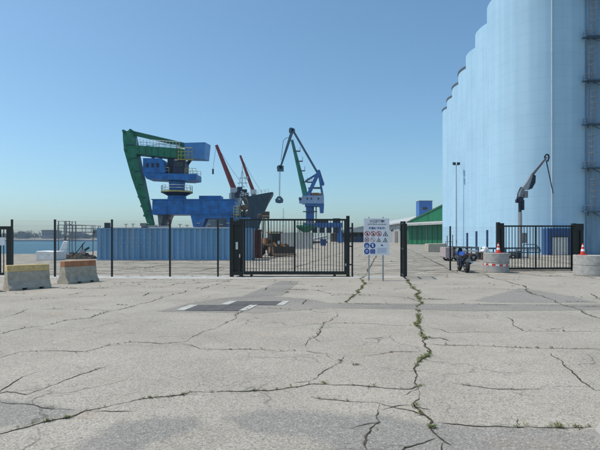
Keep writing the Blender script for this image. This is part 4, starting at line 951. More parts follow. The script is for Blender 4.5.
# ------------------------------------------------------------------ perimeter fence and gates
FY, FZ = 21.2, 2.48
def mesh_panel(a, b, z0, z1, parent, step=.05, hstep=.2):
    a, b = Vector(a), Vector(b); mb = MB(); n = int((b - a).length / step)
    for k in range(n + 1):
        q = a.lerp(b, k / n); mb.cyl(q + Z * z0, q + Z * z1, .0013, n=3, caps=False)
    m_ = int((z1 - z0) / hstep)
    for k in range(m_ + 1):
        z = z0 + (z1 - z0) * k / m_; mb.cyl(a + Z * z, b + Z * z, .002, n=3, caps=False)
    return mb.build('mesh_panel', 'wire', parent, fixn=False)
def fence(label, pts, top, skip_posts=()):
    t = thing('mesh_fence', label, 'fence', (pts[0][0], pts[0][1], 0))
    for i, p in enumerate(pts):
        if i in skip_posts: continue
        ps = MB().box((p[0], p[1], top / 2), (.07, .07, top)).build('post', 'black', t)
        MB().box((p[0], p[1], top + .012), (.085, .085, .024)).build('post_cap', 'black', ps)
    for a, b in zip(pts[:-1], pts[1:]):
        mesh_panel((a[0], a[1] + .05, 0), (b[0], b[1] + .05, 0), .12, top - .04, t)
        MB().cyl((a[0], a[1] + .058, .12), (b[0], b[1] + .058, .12), .006, n=5).build('bottom_wire', 'wire', t)
    return t
fence('black post and wire mesh fence left of the sliding gate', [(P(px, 0, FY).x, FY) for px in (12, 55, 112, 170, 218, 231)], FZ, (5,))
fence('short wire mesh fence between the open leaf and the right hand gate', [(4.66, 21.3), (7.93, 25.6), (10.05, 25.2)], 2.30, (2,))
def bars(parent, x0, x1, n, y, z0, z1, r=.016):
    proto = None
    for k in range(n):
        x = x0 + (x1 - x0) * k / (n - 1)
        if proto is None:
            proto = MB().box((0, 0, (z0 + z1) / 2), (r * 2, r * 2, z1 - z0)).build('bar', 'black', parent, local=True); proto.location = (x, y, 0)
        else: rep(proto, parent, (x, y, 0))
# sliding gate
gx0, gx1 = P(243.5, 0, FY).x, P(346, 0, FY).x
sg = thing('sliding_gate', 'wide black barred sliding gate in the middle of the fence', 'gate', (gx0, FY, 0))
gw_ = gx1 - gx0; gt = 2.53
MB().bb(0, gw_, -.04, .04, .10, .24).build('bottom_rail', 'black', sg, local=True); MB().bb(0, gw_, -.035, .035, gt - .08, gt).build('top_rail', 'black', sg, local=True)
for x in (0, gw_ * .49, gw_ - .08): MB().bb(x, x + .08, -.03, .03, .241, gt - .081).build('stile', 'black', sg, local=True)
bars(sg, .17, gw_ - .16, 33, 0, .242, gt - .082, .0145)
for x in (.35, gw_ - .5): MB().cyl((x, -.03, .06), (x, .03, .06), .06, n=14).build('roller', 'rusty', sg, local=True)
MB().bb(-.3, gw_ + .2, -.05, .05, .006, .03).build('ground_track', 'rusty', sg, local=True)
def gate_pillar(label, x, y, wd, h, dbl=True, deep=.16):
    t = thing('gate_pillar', label, 'pillar', (x, y, 0))
    MB().bb(-wd / 2, -wd / 2 + .16, -deep / 2, deep / 2, 0, h).build('post', 'black', t, local=True); MB().bb(wd / 2 - .16, wd / 2, -deep / 2, deep / 2, 0, h - .05).build('post', 'black', t, local=True)
    MB().bb(-wd / 2 + .16, wd / 2 - .16, -.04, .06, .1, h - .25).build('infill_plate', 'black', t, local=True)
    for z in (.08, h - .32): MB().bb(-wd / 2 + .02, wd / 2 - .02, -deep / 2 - .05, -deep / 2 - .002, z, z + .16).build('guide_bracket', 'black', t, local=True)
    return t
gp = gate_pillar('thick black double pillar at the left end of the sliding gate', P(236.6, 0, FY).x, FY - .02, .57, 2.58, deep=.22)
MB().bb(-.02, .08, -.14, -.112, 1.2, 1.52).build('label_plate', 'rail_white', gp, local=True); MB().bb(.10, .2, -.30, -.165, .25, .95).build('motor_box', 'black', gp, local=True); MB().bb(.15, .20, -.31, -.302, .85, 1.0).build('label_plate', 'rail_white', gp, local=True)
gp2 = thing('gate_pillar', 'slim black end pillar at the right end of the sliding gate', 'pillar', (P(347.8, 0, FY).x, FY - .02, 0))
MB().bb(-.07, .07, -.07, .07, 0, 2.66).build('post', 'black', gp2, local=True); MB().bb(.16, .23, -.04, .04, 0, 2.35).build('post', 'black', gp2, local=True)
for z in (.5, 1.3, 2.1): MB().bb(.07, .16, -.03, .03, z, z + .06).build('bracket', 'black', gp2, local=True)
for k in range(3): MB().bb(-.12, -.072, -.05, .05, .3 + .18 * k, .4 + .18 * k).build('catch', 'rail_white' if k == 1 else 'black', gp2, local=True)
# open pedestrian leaf swung towards the road
pa, pb = Vector((4.46, 21.25, 0)), Vector((4.30, 19.95, 0)); pd_ = (pb - pa).normalized(); pl_ = (pb - pa).length
pg = thing('open_gate_leaf', 'open black barred gate leaf seen edge on right of the notice board', 'gate', pa, math.atan2(pd_.y, pd_.x))
MB().bb(-.06, .06, -.06, .06, 0, 2.42).build('hinge_post', 'black', pg, local=True); MB().bb(pl_ - .06, pl_, -.045, .045, .08, 2.38).build('stile', 'black', pg, local=True)
for z in (.1, 1.2, 2.28): MB().bb(.062, pl_ - .061, -.03, .03, z, z + .07).build('rail', 'black', pg, local=True)
bars(pg, .16, pl_ - .13, 9, 0, .171, 2.279, .0145)
MB().bb(pl_ - .12, pl_ - .061, -.06, .06, 1.02, 1.19).build('lock_box', 'black', pg, local=True)
# right-hand gate
RY = 25.2; rx0, rx1 = P(503, 0, RY).x, P(572, 0, RY).x
rg = thing('swing_gate', 'black barred gate between the two concrete rings in front of the silos', 'gate', (rx0, RY, 0))
rw, rt = rx1 - rx0, 2.36
MB().bb(0, rw, -.035, .035, .06, .17).build('bottom_rail', 'black', rg, local=True); MB().bb(0, rw, -.03, .03, rt - .08, rt).build('top_rail', 'black', rg, local=True)
for x in (0, rw * .465, rw - .07): MB().bb(x, x + .07, -.028, .028, .171, rt - .081).build('stile', 'black', rg, local=True)
bars(rg, .16, rw - .15, 22, 0, .172, rt - .082, .0145)
MB().bb(-.2, rw + .2, -.05, .05, .006, .03).build('ground_track', 'rusty', rg, local=True)
gate_pillar('black double pillar behind the striped concrete ring', P(499.8, 0, RY).x, RY - .02, .36, 2.52, deep=.18)
gp = gate_pillar('black double pillar beside the right concrete ring with cone', P(577, 0, RY).x, RY - .02, .54, 2.46, deep=.22)
MB().bb(-.26, .26, -.14, -.112, 2.1, 2.44).build('motor_cover', 'black', gp, local=True)
# gate at the far left
lx0, lx1 = -15.6, P(10, 0, 20.9).x
lg_ = thing('side_gate', 'black barred gate with white notice at the left edge', 'gate', (lx0, 20.9, 0))
lw = lx1 - lx0; lt = 2.2
MB().bb(0, lw + .1, -.04, .04, lt - .14, lt).build('top_rail', 'black', lg_, local=True); MB().bb(0, lw, -.035, .035, .1, .2).build('bottom_rail', 'black', lg_, local=True)
MB().bb(lw - .08, lw + .1, -.09, .09, 0, lt - .141).build('post', 'black', lg_, local=True); MB().bb(lw - .5, lw - .42, -.03, .03, .201, lt - .142).build('stile', 'black', lg_, local=True)
bars(lg_, .1, lw - .14, 23, 0, .201, lt - .142, .0145)
MB().bb(lw - .40, lw - .19, -.06, -.045, 1.38, 1.72).build('notice', 'sign_white', lg_, local=True)

# ------------------------------------------------------------------ notice board
NY = 19.3; nx0 = P(363.7, 0, NY).x; ZT = CH + (HZ - 218.2) / F * NY; pxm = NY / F
nb = thing('notice_board', 'white safety notice board with pictograms on two grey posts', 'sign', (P(376.4, 0, NY).x, NY, 0))
NB0 = (P(363.7, 0, NY).x, P(389.3, 0, NY).x, CH + (HZ - 255.2) / F * NY, ZT)
MB().bb(NB0[0], NB0[1], NY - .012, NY + .012, NB0[2], NB0[3]).build('panel', 'sign_white', nb, bevel=.004)
for px in (369, 383.2):
    x = P(px, 0, NY).x; MB().cyl((x, NY + .045, 0), (x, NY + .045, ZT + .05), .03, n=12).build('post', 'post_grey', nb, smooth=True)
    for z in (1.15, 2.2): MB().bb(x - .05, x + .05, NY + .013, NY + .08, z, z + .03).build('clamp', 'post_grey', nb)
def NP(px, py, layer=1): return Vector((P(px, 0, NY).x, NY - .012 - .0025 * layer, CH + (HZ - py) / F * NY))
def ndisc(name, px, py, r, m, layer, parent=nb, n=24, r_in=None):
    c = NP(px, py, layer); R_ = r * pxm
    pts = [c + Vector((math.cos(2 * math.pi * k / n) * R_, 0, math.sin(2 * math.pi * k / n) * R_)) for k in range(n)]
    if r_in:
        ri = r_in * pxm; inn = [c + (p - c) * (ri / R_) for p in pts]
        return MB().add(pts + inn, [(k, (k + 1) % n, n + (k + 1) % n, n + k) for k in range(n)]).build(name, m, parent, fixn=False)
    return MB().prism(pts, (0, .002, 0)).build(name, m, parent)
def npoly(name, pts, m, layer, parent=nb): return MB().prism([NP(x, y, layer) for x, y in pts], (0, .002, 0)).build(name, m, parent)
def nbar(name, x0, y0, x1, y1, th, m, layer, parent=nb):
    a, b = Vector((x0, y0)), Vector((x1, y1)); d = (b - a).normalized(); q = Vector((-d.y, d.x)) * th / 2
    return npoly(name, [tuple(a + q), tuple(b + q), tuple(b - q), tuple(a - q)], m, layer, parent)
random.seed(14)
# heading: worn grey lettering
def strokes(x0, x1, y0, y1, m, name, dens=1.0, th=.28):
    b = MB(); x = x0
    while x < x1:
        wd = random.uniform(.45, .95) * dens
        for k in range(random.randint(2, 3)):
            xa = x + random.random() * wd * .7; kind = random.random()
            if kind < .5: seg = ((xa, y0), (xa, y1))
            else: yy = random.choice((y0, (y0 + y1) / 2, y1)); seg = ((x, yy), (x + wd * .7, yy))
            a, c_ = Vector(seg[0]), Vector(seg[1]); d = (c_ - a).normalized(); q = Vector((-d.y, d.x)) * th / 2
            b.prism([NP(*(a + q)), NP(*(c_ + q)), NP(*(c_ - q)), NP(*(a - q))], (0, .001, 0))
        x += wd
    return b.build(name, m, nb)
strokes(370, 384.2, 219.9, 222.4, 'p_grey', 'heading_lettering', 1.6, .45)
nbar('heading_bar', 370, 222.8, 377, 222.8, .3, 'p_grey', 1)
strokes(367.8, 386, 224.0, 224.8, 'p_black', 'text_line', .8, .22); strokes(369, 385, 227.2, 229.2, 'p_blue', 'text_line', 1.1, .38)
for px in (367.2, 373.1, 378.9):
    ndisc('prohibition_sign', px, 233.7, 2.7, 'p_red', 1, r_in=2.05); nbar('prohibition_bar', px - 1.5, 232.2, px + 1.5, 235.2, .55, 'p_red', 2)
npoly('pictogram', [(366.5, 235.2), (366.5, 232.6), (367.9, 232.6), (367.9, 235.2)], 'p_black', 1); npoly('pictogram', [(372.3, 235.2), (373, 232.2), (374.2, 234), (373.8, 235.4)], 'p_black', 1); npoly('pictogram', [(378.2, 235.2), (378.6, 232.4), (379.4, 232.4), (379.7, 235.2)], 'p_black', 1)
def tri(px, py, s):
    npoly('warning_triangle', [(px - s, py + s * .85), (px + s, py + s * .85), (px, py - s)], 'p_black', 1); npoly('warning_face', [(px - s * .68, py + s * .64), (px + s * .68, py + s * .64), (px, py - s * .56)], 'p_yellow' if False else 'sign_white', 2)
    npoly('pictogram', [(px - s * .22, py + s * .5), (px + s * .28, py + s * .5), (px + s * .12, py - s * .15), (px - s * .1, py - s * .2)], 'p_black', 3)
tri(385.4, 233.8, 2.7); tri(378.7, 240.0, 2.4); tri(385.2, 240.0, 2.5)
ndisc('prohibition_sign', 366.8, 239.8, 2.5, 'p_red', 1, r_in=1.95); nbar('prohibition_bar', 365.3, 238.4, 368.2, 241.2, .5, 'p_black', 2); nbar('prohibition_bar', 368.2, 238.4, 365.3, 241.2, .5, 'p_black', 3)
ndisc('prohibition_sign', 372.8, 239.8, 2.4, 'p_grey', 1, r_in=2.0); nbar('prohibition_bar', 371.2, 238.3, 374.6, 241.3, .5, 'p_red', 2)
for px, py in ((366.8, 245.6), (372.7, 245.6), (366.8, 251.4)):
    ndisc('mandatory_sign', px, py, 2.75, 'p_blue', 1)
ndisc('pictogram', 366.8, 246.2, 1.7, 'p_pale', 2); npoly('pictogram', [(371.6, 244.0), (373.2, 243.6), (373.6, 247.4), (371.9, 246.6)], 'sign_white', 2); ndisc('pictogram', 366.8, 251.2, 1.3, 'sign_white', 2); ndisc('pictogram', 366.9, 251.2, .7, 'p_blue', 3)
npoly('mandatory_square', [(370.2, 249.2), (375.1, 249.2), (375.1, 253.6), (370.2, 253.6)], 'p_blue', 1)
for k in range(3): nbar('text_line', 370.8, 250.2 + k * 1.2, 374.5, 250.2 + k * 1.2, .3, 'p_pale', 2)
npoly('arrow', [(380.6, 245.2), (381.8, 244.2), (382.6, 245.2), (383.6, 246.2), (381.5, 246.0)], 'p_blue', 1)
for k in range(5): nbar('text_line', 377, 248.4 + k * 1.05, 386.8 - (k % 2) * 1.0, 248.4 + k * 1.05, .55, 'p_pale', 1)

# ------------------------------------------------------------------ concrete road barriers
def barrier(label, p, ang, L, band, h=.80, wear='concrete'):
    t = thing('concrete_barrier', label, 'barrier', p, ang)
    prof = [(.30, 0), (.30, .07), (.175, .28), (.135, h - .21)]
    def ring(x, z0=0.0, top=None):
        pr_ = [(a, max(z, z0)) for a, z in prof]
        return [Vector((x, -a, z)) for a, z in pr_] + [Vector((x, a, z)) for a, z in reversed(pr_)]
    b = MB(); xs = [0, L * .30, L * .30, L * .42, L * .42, L * .70, L * .70, L * .82, L * .82, L]; zz = [0, 0, .065, .065, 0, 0, .065, .065, 0, 0]
    b.loft([ring(x, z) for x, z in zip(xs, zz)]); b.build('body', wear, t, local=True, bevel=.012)
    a0, a1 = .1335, .115
    MB().hexa([(0, -a0, h - .209), (L, -a0, h - .209), (L, a0, h - .209), (0, a0, h - .209)], [(0, -a1, h), (L, -a1, h), (L, a1, h), (0, a1, h)]).build('painted_band', band, t, local=True, bevel=.012)
    return t
def bar_from(a, b): d = b - a; return a, math.atan2(d.y, d.x), d.length
a, an, L = bar_from(Vector((-9.46, 15.60, 0)), Vector((-8.60, 16.55, 0))); barrier('concrete road barrier with faded yellow top band at the left', a, an, L, 'yellow_band', .80)
a, an, L = bar_from(Vector((-8.72, 17.80, 0)), Vector((-8.10, 19.05, 0))); barrier('concrete road barrier with rust orange top band near the fence', a, an, L, 'orange_band', .83)
a, an, L = bar_from(Vector((-10.7, 14.4, 0)), Vector((-9.56, 15.30, 0))); barrier('pale unpainted concrete barrier cut by the left edge', a, an, L, 'concrete_pale', .55, 'concrete_pale')
barrier('pale concrete barrier just entering the bottom right corner', Vector((2.385, 1.98, 0)), math.atan2(V.y, V.x), 2.02, 'concrete_pale', .6, 'concrete_pale')

# ------------------------------------------------------------------ concrete rings with traffic cones
def ring_stack(label, c, r, h, tape=False):
    t = thing('concrete_ring', label, 'concrete ring', c); c = Vector(c)
    b = .018
    for k in range(2):
        z0, z1 = k * h / 2 + (.003 if k else 0), (k + 1) * h / 2
        MB().lathe(c, [(r - .10, z0), (r - b, z0), (r, z0 + b), (r, z1 - b), (r - b, z1), (r - .10, z1)], 48).build('ring_section', 'ring', t, smooth=True)
    MB().cyl(c + Z * (h - .10), c + Z * (h - .012), r - .101, n=40).build('fill', 'strip', t)
    if tape:
        n = 44; bb_ = MB(); R_ = r + .004; z0 = h * .36
        for k in range(n):
            a0, a1 = 2 * math.pi * k / n, 2 * math.pi * (k + 1) / n; w_ = .02 * math.sin(a0 * 2 + 1)
            sk2 = .035
            bb_.add([c + Vector((math.cos(a0 + sk2 * q) * R_, math.sin(a0 + sk2 * q) * R_, z0 + w_ + q * .085)) for q in (0, 1)] + [c + Vector((math.cos(a1 + sk2 * q) * R_, math.sin(a1 + sk2 * q) * R_, z0 + .02 * math.sin(a1 * 2 + 1) + q * .085)) for q in (1, 0)], [(0, 1, 2, 3)], (k // 2) % 2)
        bb_.build('warning_tape', ['cone_red', 'white'], t, fixn=False)
    return t
def cone(label, c, h=.5, lean=0.0):
    c = Vector(c); t = thing('traffic_cone', label, 'traffic cone', c)
    MB().box(c + Z * .0175, (.28, .28, .035)).build('base', 'cone_red', t, bevel=.01)
    def fr(z0, z1, m, e=0.0):
        f = lambda z: .112 - (.085) * (z - .036) / (h - .036) + e
        return MB().lathe(c, [(f(z0), z0), (f(z1), z1)], 24).build('sleeve' if m == 'white' else 'body_section', m, t, smooth=True)
    for z0, z1, m in ((.0355, .34, 'cone_red'), (.34, .54, 'white'), (.54, .74, 'cone_red'), (.74, .88, 'white'), (.88, 1.0, 'cone_red')):
        z0 = z0 if z0 < .05 else z0 * h; fr(z0, z1 * h, m)
    MB().cyl(c + Z * (h - .001), c + Z * (h + .01), .028, .022, n=14).build('tip', 'cone_red', t)
rc1 = (P(496, 0, 24.15).x, 24.15, 0); rc2 = (13.30, 22.1, 0)
ring_stack('grey concrete ring with red and white tape beside the motorbike', rc1, .60, .96, True)
ring_stack('larger plain grey concrete ring at the right edge below the gate pillar', rc2, .76, .92)
cone('faded red traffic cone standing on the taped concrete ring', (P(497.5, 0, 24.1).x, 24.0, .950), .5)
cone('red and white striped traffic cone standing on the right edge ring', (P(583.4, 0, 22.3).x, 22.35, .910), .52)

# ------------------------------------------------------------------ motorbike
mo = thing('motorbike', 'parked black motorbike with a blue tank beside the taped ring', 'motorbike', (8.22, 24.45, 0), R(86))
def mb_(name, m, b, parent=mo, **k): return b.build(name, m, parent, local=True, **k)
for x, nm in ((.68, 'front_wheel'), (-.68, 'rear_wheel')):
    wv = mb_(nm, 'rubber', MB().torus((x, 0, .31), (0, 1, 0), .245, .068 if x > 0 else .085, 30, 10), smooth=True)
    mb_('rim', 'moto_black', MB().torus((x, 0, .31), (0, 1, 0), .17, .02, 24, 6), wv, smooth=True)
    b = MB()
    for k in range(6): a_ = k * math.pi / 3; b.beam((x, 0, .31), (x + math.cos(a_) * .17, 0, .31 + math.sin(a_) * .17), .035, .03)
    b.cyl((x, -.06, .31), (x, .06, .31), .05, n=12); mb_('spokes', 'moto_black', b, wv)
    mb_('brake_disc', 'chrome', MB().cyl((x, .085, .31), (x, .09, .31), .13, n=20), wv)
for y in (-.095, .095): mb_('fork_leg', 'chrome', MB().cyl((.68, y, .31), (.44, y, .92), .024, n=10), smooth=True)
mb_('front_mudguard', 'moto_blue', MB().loft([[Vector((.68 + math.cos(t_) * r_, y, .31 + math.sin(t_) * r_)) for y, r_ in ((-.085, .33), (0, .36), (.085, .33), (.085, .32), (0, .345), (-.085, .32))] for t_ in [R(30 + 12 * k) for k in range(9)]]), smooth=True)
mb_('engine', 'crane_dark', MB().box((.02, 0, .42), (.48, .34, .34)).cyl((.1, -.22, .4), (.1, .22, .4), .11, n=14), bevel=.03)
mb_('frame', 'moto_black', MB().beam((.45, 0, .86), (-.2, 0, .62), .09, .12).beam((-.2, 0, .62), (-.25, 0, .35), .1, .1).beam((-.2, 0, .66), (-.85, 0, .80), .10, .08).beam((-.2, .1, .36), (-.68, .11, .31), .05, .06).beam((-.2, -.1, .36), (-.68, -.11, .31), .05, .06))
def ovals(sts): return MB().loft([[Vector((x, math.cos(2 * math.pi * k / 14) * w_, z + math.sin(2 * math.pi * k / 14) * h_)) for k in range(14)] for x, w_, z, h_ in sts])
mb_('fuel_tank', 'moto_blue', ovals([(.40, .06, .86, .07), (.33, .15, .88, .12), (.15, .17, .89, .13), (-.05, .13, .84, .10), (-.15, .09, .80, .06)]), smooth=True)
mb_('seat', 'moto_black', ovals([(-.10, .09, .78, .04), (-.25, .15, .80, .055), (-.50, .13, .83, .05), (-.80, .10, .90, .05), (-.92, .05, .93, .03)]), smooth=True)
mb_('tail_fairing', 'moto_black', ovals([(-.42, .11, .74, .05), (-.65, .11, .80, .06), (-.95, .05, .90, .04)]), smooth=True)
ff_ = mb_('front_fairing', 'moto_blue', ovals([(.76, .04, .80, .05), (.70, .15, .86, .12), (.58, .20, .90, .16), (.46, .17, .88, .13)]), smooth=True)
mb_('headlight', 'glass', MB().cyl((.74, 0, .85), (.785, 0, .845), .075, n=16), ff_); mb_('windscreen', 'glass', MB().prism([(.62, -.13, 1.0), (.62, .13, 1.0), (.50, .08, 1.18), (.50, -.08, 1.18)], (-.008, 0, .004)), ff_)
for y in (-.21, .21): mb_('side_fairing', 'moto_black', MB().prism([(.52, y, .86), (.30, y, .74), (-.05, y * .9, .50), (.05, y * .8, .28), (.42, y * .8, .34)], (0, .02, 0)))
mb_('handlebar', 'moto_black', MB().path([Vector((.34, -.36, .98)), Vector((.42, -.14, 1.0)), Vector((.42, .14, 1.0)), Vector((.34, .36, .98))], .017, 8))
for y in (-.30, .30):
    mb_('mirror_stalk', 'moto_black', MB().cyl((.42, y * .8, 1.0), (.46, y, 1.15), .008, n=6)); mb_('mirror', 'moto_black', ovals([(.48, .02, 1.16, .015), (.46, .065, 1.165, .035), (.445, .06, 1.165, .03)]).__class__().box((.46, y, 1.165), (.03, .13, .07)), bevel=.012)
mb_('exhaust', 'chrome', MB().cyl((-.2, -.17, .36), (-.85, -.20, .52), .05, .06, n=14), smooth=True)
mb_('side_stand', 'rusty', MB().beam((-.05, .12, .3), (-.02, .32, .0), .03, .03))
mb_('number_plate', 'machine_grey', MB().box((-.97, 0, .62), (.012, .18, .14))); mb_('tail_light', 'cone_red', MB().box((-.975, 0, .89), (.02, .1, .04)))

# ------------------------------------------------------------------ trailer, posts and kerb block behind the fence on the right
TY = 36.0
tr = thing('flatbed_trailer', 'low grey flatbed trailer with steel side rails behind the motorbike', 'trailer', P(464, HZ, TY) - Z * CH)
def tq(px, py, dd=0): q = P(px, py, TY); return Vector((q.x, TY + dd, max(0, q.z)))
MB().prism([tq(453.5, 256.5), tq(479, 257.5), tq(479, 259), tq(453.5, 258)], (0, 1.5, 0)).build('bed', 'machine_grey', tr)
for dd in (0, 1.45):
    for px in (454.5, 459.2, 467.5, 478.3): MB().beam(tq(px, 256.6, dd), tq(px, 247, dd), .08, .06).build('stake', 'rusty', tr)
    for py in (247.4, 250.6): MB().beam(tq(454, py, dd), tq(478.8, py + .4, dd), .05, .14).build('side_rail', 'rail_white' if py > 249 else 'machine_grey', tr)
    MB().prism([tq(459.5, 253, dd), tq(478, 253.6, dd), tq(478, 256.9, dd), tq(459.5, 256.4, dd)], (0, .04, 0)).build('side_board', 'machine_grey', tr)
for px in (463, 473.5):
    for dd in (-.1, 1.45): wv = MB().torus((tq(px, 0).x, TY + dd + .08, .27), (0, 1, 0), .19, .08, 20, 8).build('wheel', 'rubber', tr, smooth=True)
MB().prism([tq(445.5, 247.4), tq(453, 247.4), tq(453, 257.8), tq(449, 258.4), tq(445.5, 257.4)], (0, 1.45, 0)).build('headboard', 'pink', tr, bevel=.03)
r_ = MB(); rails(r_, [tq(446, 247.4, .1), tq(453, 247.4, .1)], .42, .025, .52, 0); r_.build('headboard_hoop', 'machine_grey', tr)
for dd in (.1, 1.1): MB().torus((tq(450.5, 0).x, TY + dd, .25), (0, 1, 0), .18, .07, 18, 8).build('wheel', 'rubber', tr, smooth=True)
MB().beam(tq(479, 257.6, .7), tq(483, 259, .7), .1, .1).build('drawbar', 'rusty', tr)
for i, (px, top, d, lab) in enumerate([(467.2, 233.2, 44, 'shortest navy steel post against the silos, left of three'), (476.4, 231.6, 42.5, 'middle navy steel post of three against the silos'), (487.2, 230.4, 41, 'tallest navy steel post of three, nearest the gate pillar')]):
    q = P(px, top, d); t = thing('steel_post', lab, 'post', (q.x, d, 0), group='navy posts before the silos')
    MB().cyl((q.x, d, 0), (q.x, d, q.z), .09, n=12).build('tube', 'navy_post', t, smooth=True); MB().cyl((q.x, d, q.z), (q.x, d, q.z + .03), .10, n=12).build('cap', 'navy_post', t); MB().box((q.x, d, .015), (.34, .34, .03)).build('base_plate', 'navy_post', t)
for px, top, d, lab in [(447.2, 236.5, 46, 'thin grey pole nearest the green hall, left of the trailer'), (452.6, 235.5, 44, 'thin grey pole just right of the fence post by the trailer')]:
    q = P(px, top, d); t = thing('thin_pole', lab, 'pole', (q.x, d, 0)); MB().cyl((q.x, d, 0), (q.x, d, q.z), .045, n=8).build('tube', 'machine_grey', t, smooth=True); MB().cyl((q.x, d, q.z), (q.x, d, q.z + .05), .06, n=8).build('cap', 'machine_grey', t)
blk = MB(); q = P(437, 0, 62); blk.hexa([(q.x - 1.4, 61, 0), (q.x + 1.0, 61, 0), (q.x + 1.0, 63, 0), (q.x - 1.4, 63, 0)], [(q.x - 1.35, 61.05, 1.05), (q.x + .95, 61.05, 1.1), (q.x + .95, 62.9, 1.1), (q.x - 1.35, 62.9, 1.05)])
tag(blk.build('concrete_block', 'concrete', bevel=.05), 'grey concrete block on the yard below the green hall', 'block')
# dark guard rail along the silo foot
gr_ = thing('guard_rail', 'low dark guard rail on posts along the foot of the silos', 'guard rail', (P(480, 0, 40).x, 40, 0))
a, b = Vector((P(481, 0, 39.5).x, 39.5, 0)), Vector((P(540, 0, 41.5).x, 41.5, 0))
for z, hh_ in ((.88, .14), (.52, .1)): MB().beam(a + Z * z, b + Z * z, .06, hh_).build('rail', 'far_steel', gr_)
for k in range(6): q = a.lerp(b, k / 5 * .98 + .01) + Vector((0, .06, 0)); MB().beam(q, q + Z * .95, .08, .08).build('post', 'far_steel', gr_)
wp = thing('white_pipe_bundle', 'white pipe ends lying behind the taped concrete ring', 'pipes', (P(484, 0, 38).x, 38, 0))
for k, (ox, oz) in enumerate(((0, .7), (.26, .7), (.13, .92))): q = P(483, 0, 38).x; MB().lathe((0, 0, 0), [(.10, 0), (.12, 0), (.12, 1.4), (.10, 1.4)], 16).build('pipe', 'white', None) if False else MB().cyl((q + ox, 37.6, oz), (q + ox + .35, 39.2, oz), .12, n=14).build('pipe', 'white', wp, smooth=True)
for oy in (37.9, 38.9): MB().bb(P(483, 0, 38).x - .15, P(483, 0, 38).x + .75, oy - .1, oy + .1, 0, .578).build('timber_bearer', 'brown_steel', wp)

# ------------------------------------------------------------------ grain sampling arm on its mast
AY = 43.0
sa = thing('sampling_arm', 'tall jointed sampling arm on a grey mast in front of the silos', 'sampling arm', P(520.5, HZ, AY) - Z * CH)
def aq(px, py, dd=0): q = P(px, py, AY); return Vector((q.x, AY + dd, max(0, q.z)))
MB().cyl(Vector((aq(520.5, 0).x, AY, 0)), aq(520, 212), .17, n=16).build('mast', 'post_grey', sa, smooth=True); MB().cyl(aq(520, 212), aq(520, 197), .14, n=16).build('mast_head', 'crane_dark', sa, smooth=True)
MB().box((aq(520.5, 0).x, AY, .04), (.8, .8, .08)).build('base_plate', 'machine_grey', sa); MB().box(aq(523.5, 238), (.55, .4, .9)).build('control_cabinet', 'machine_grey', sa, bevel=.02)
b = MB(); b.box(aq(520, 199.5), (.42, .5, .42)); b.box(aq(517.6, 201), (.3, .3, .3)); b.box(aq(522.4, 205), (.22, .3, .9)); b.build('slew_drive', 'crane_dark', sa)
MB().path([aq(517.5, 203), aq(517.8, 194), aq(520.5, 187.6), aq(523.5, 187.6)], .05).build('hydraulic_hose', 'crane_dark', sa)
MB().beam(aq(520, 198), aq(523, 188.5), .28, .28).build('lower_arm', 'machine_grey', sa)
el = MB().prism([aq(521.5, 188.6, -.15), aq(525, 189.6, -.15), aq(528.6, 190, -.15), aq(531.5, 182, -.15), aq(533, 175, -.15), aq(530.5, 174.4, -.15), aq(527, 181, -.15)], (0, .3, 0)).build('elbow_plate', 'post_grey', sa)
MB().prism([aq(527.8, 189.6, -.2), aq(531, 189, -.2), aq(534.4, 183, -.2), aq(534.8, 176, -.2), aq(532.2, 174.4, -.2), aq(530.6, 181, -.2)], (0, .04, 0)).build('ribbed_hose', 'crane_dark', el); MB().box(aq(525.5, 194.4), (.32, .3, .6)).build('pump_box', 'machine_grey', el)
MB().beam(aq(531.6, 175.6), aq(546.6, 157), .2, .22, .12, .12).build('upper_arm', 'machine_grey', sa); MB().cyl(aq(533.4, 174, -.14), aq(545.2, 159, -.14), .05, n=8).build('suction_hose', 'crane_dark', sa)
hs = [aq(545.4, 160), aq(544.6, 156.5), aq(546.2, 154.4), aq(548.4, 154.8), aq(549, 157.5), aq(547.6, 161.5)]; MB().path(hs, .07, 8).build('hose_loop', 'crane_dark', sa)
MB().cyl(aq(546.2, 160.4), aq(553.2, 193.6), .05, .04, n=8).build('probe_tube', 'crane_dark', sa)
# handrail loop and machinery behind the gate
hr = thing('handrail', 'bent tubular handrail standing by the loading bay behind the right gate', 'handrail', (P(530, 0, 40).x, 40, 0))
def hq2(px, py): q = P(px, py, 40); return Vector((q.x, 40, max(0, q.z)))
MB().path([hq2(523.5, 259), hq2(523.5, 244.4), hq2(536, 244.6), hq2(541, 250.4), hq2(539, 254), hq2(539, 259)], .035, 8).build('tube', 'far_steel', hr); MB().path([hq2(523.5, 250), hq2(540.5, 250)], .03, 8).build('mid_rail', 'far_steel', hr)
pu = thing('ground_pump', 'small grey pump unit at the foot of the sampling arm mast', 'pump', (P(513, 0, 41).x, 41, 0))
q = P(513, 0, 41).x
MB().bb(q - .5, q + .6, 40.7, 41.3, .0, .12).build('skid', 'rusty', pu); MB().cyl((q - .3, 41, .42), (q + .35, 41, .42), .22, n=16).build('motor', 'machine_grey', pu, smooth=True); MB().box((q + .48, 41, .38), (.2, .4, .5)).build('gearbox', 'crane_dark', pu)
for k in (-.2, .2): MB().box((q + k, 41, .17), (.08, .4, .1)).build('foot', 'crane_dark', pu)

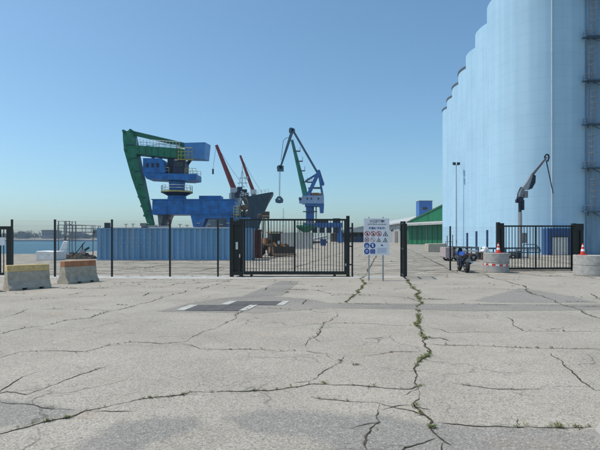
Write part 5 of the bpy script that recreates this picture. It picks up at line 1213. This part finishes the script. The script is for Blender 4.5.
# ------------------------------------------------------------------ lamp post by the silos
LP = 78.0
lp = thing('lamp_post', 'slim tall floodlight pole in front of the silo row', 'lamp post', P(456.3, HZ, LP) - Z * CH)
q = P(456.3, 0, LP); zt = CH + (HZ - 165) / F * LP
MB().cyl((q.x, LP, 0), (q.x, LP, zt), .11, .06, n=10).build('pole', 'post_grey', lp, smooth=True); MB().beam((q.x - .45, LP, zt), (q.x + .45, LP, zt), .08, .08).build('cross_arm', 'post_grey', lp)
for s in (-.38, .3): fl = MB().box((q.x + s, LP - .15, zt + .22), (.42, .4, .34), (Vector((1, 0, 0)), Vector((0, .9, .4)), Vector((0, -.4, .9)))).build('flood_lamp', 'crane_dark', lp); MB().box((q.x + s, LP - .345, zt + .13), (.34, .012, .26), (Vector((1, 0, 0)), Vector((0, .9, .4)), Vector((0, -.4, .9)))).build('lens', 'glass', fl)
MB().box((q.x, LP - .1, 1.2), (.16, .1, .5)).build('access_cover', 'machine_grey', lp)

# ------------------------------------------------------------------ steel trench covers in the road
def cover(label, pix, n):
    a, b, c, d = [G(*p) for p in pix]               # near left, near right, far right, far left
    o = a.lerp(b, .5); t = thing('trench_cover', label, 'drain cover', o)
    e0, e1 = .13, .88
    def lerp4(u, v): return a.lerp(b, u).lerp(d.lerp(c, u), v)
    def slab(name, u0, u1, m, z0, z1, v0=0, v1=1, parent=t):
        pts = [lerp4(u0, v0), lerp4(u1, v0), lerp4(u1, v1), lerp4(u0, v1)]; return MB().hexa([p + Z * z0 for p in pts], [p + Z * z1 for p in pts]).build(name, m, parent)
    slab('concrete_end', 0, e0 - .005, 'strip', -.02, .013); slab('concrete_end', e1 + .005, 1, 'strip', -.02, .013)
    for k in range(n):
        u0 = e0 + (e1 - e0) * k / n; u1 = e0 + (e1 - e0) * (k + 1) / n; slab('steel_plate', u0 + .003, u1 - .003, 'plate', -.02, .0105)
    slab('frame_edge', e0, e1, 'plate', -.02, .0125, -.05, -.004)
cover('nearer dark steel trench cover with pale concrete ends', [(176, 310.3), (247, 311), (257.5, 305.4), (190, 305.2)], 3)
cover('farther dark steel trench cover with pale concrete ends', [(221, 304.8), (283.5, 305.4), (290, 301.4), (229.5, 301.4)], 3)

# ------------------------------------------------------------------ sea-side haze
HAZE = True
if HAZE:
    hz_ = MB().bb(-2900, 2900, -120, 1290, -6.5, 62).build('haze', 'glass'); tag(hz_, 'thin summer haze over the harbour', 'haze', kind='stuff')
    m = bpy.data.materials.new('thin_haze'); m.use_nodes = True; n = m.node_tree.nodes; n.clear()
    pv = n.new('ShaderNodeVolumePrincipled'); pv.inputs['Color'].default_value = (0.62, 0.80, 1.0, 1); pv.inputs['Density'].default_value = 0.00022; pv.inputs['Anisotropy'].default_value = 0.2
    ou = n.new('ShaderNodeOutputMaterial'); m.node_tree.links.new(pv.outputs[0], ou.inputs['Volume'])
    hz_.data.materials.clear(); hz_.data.materials.append(m)
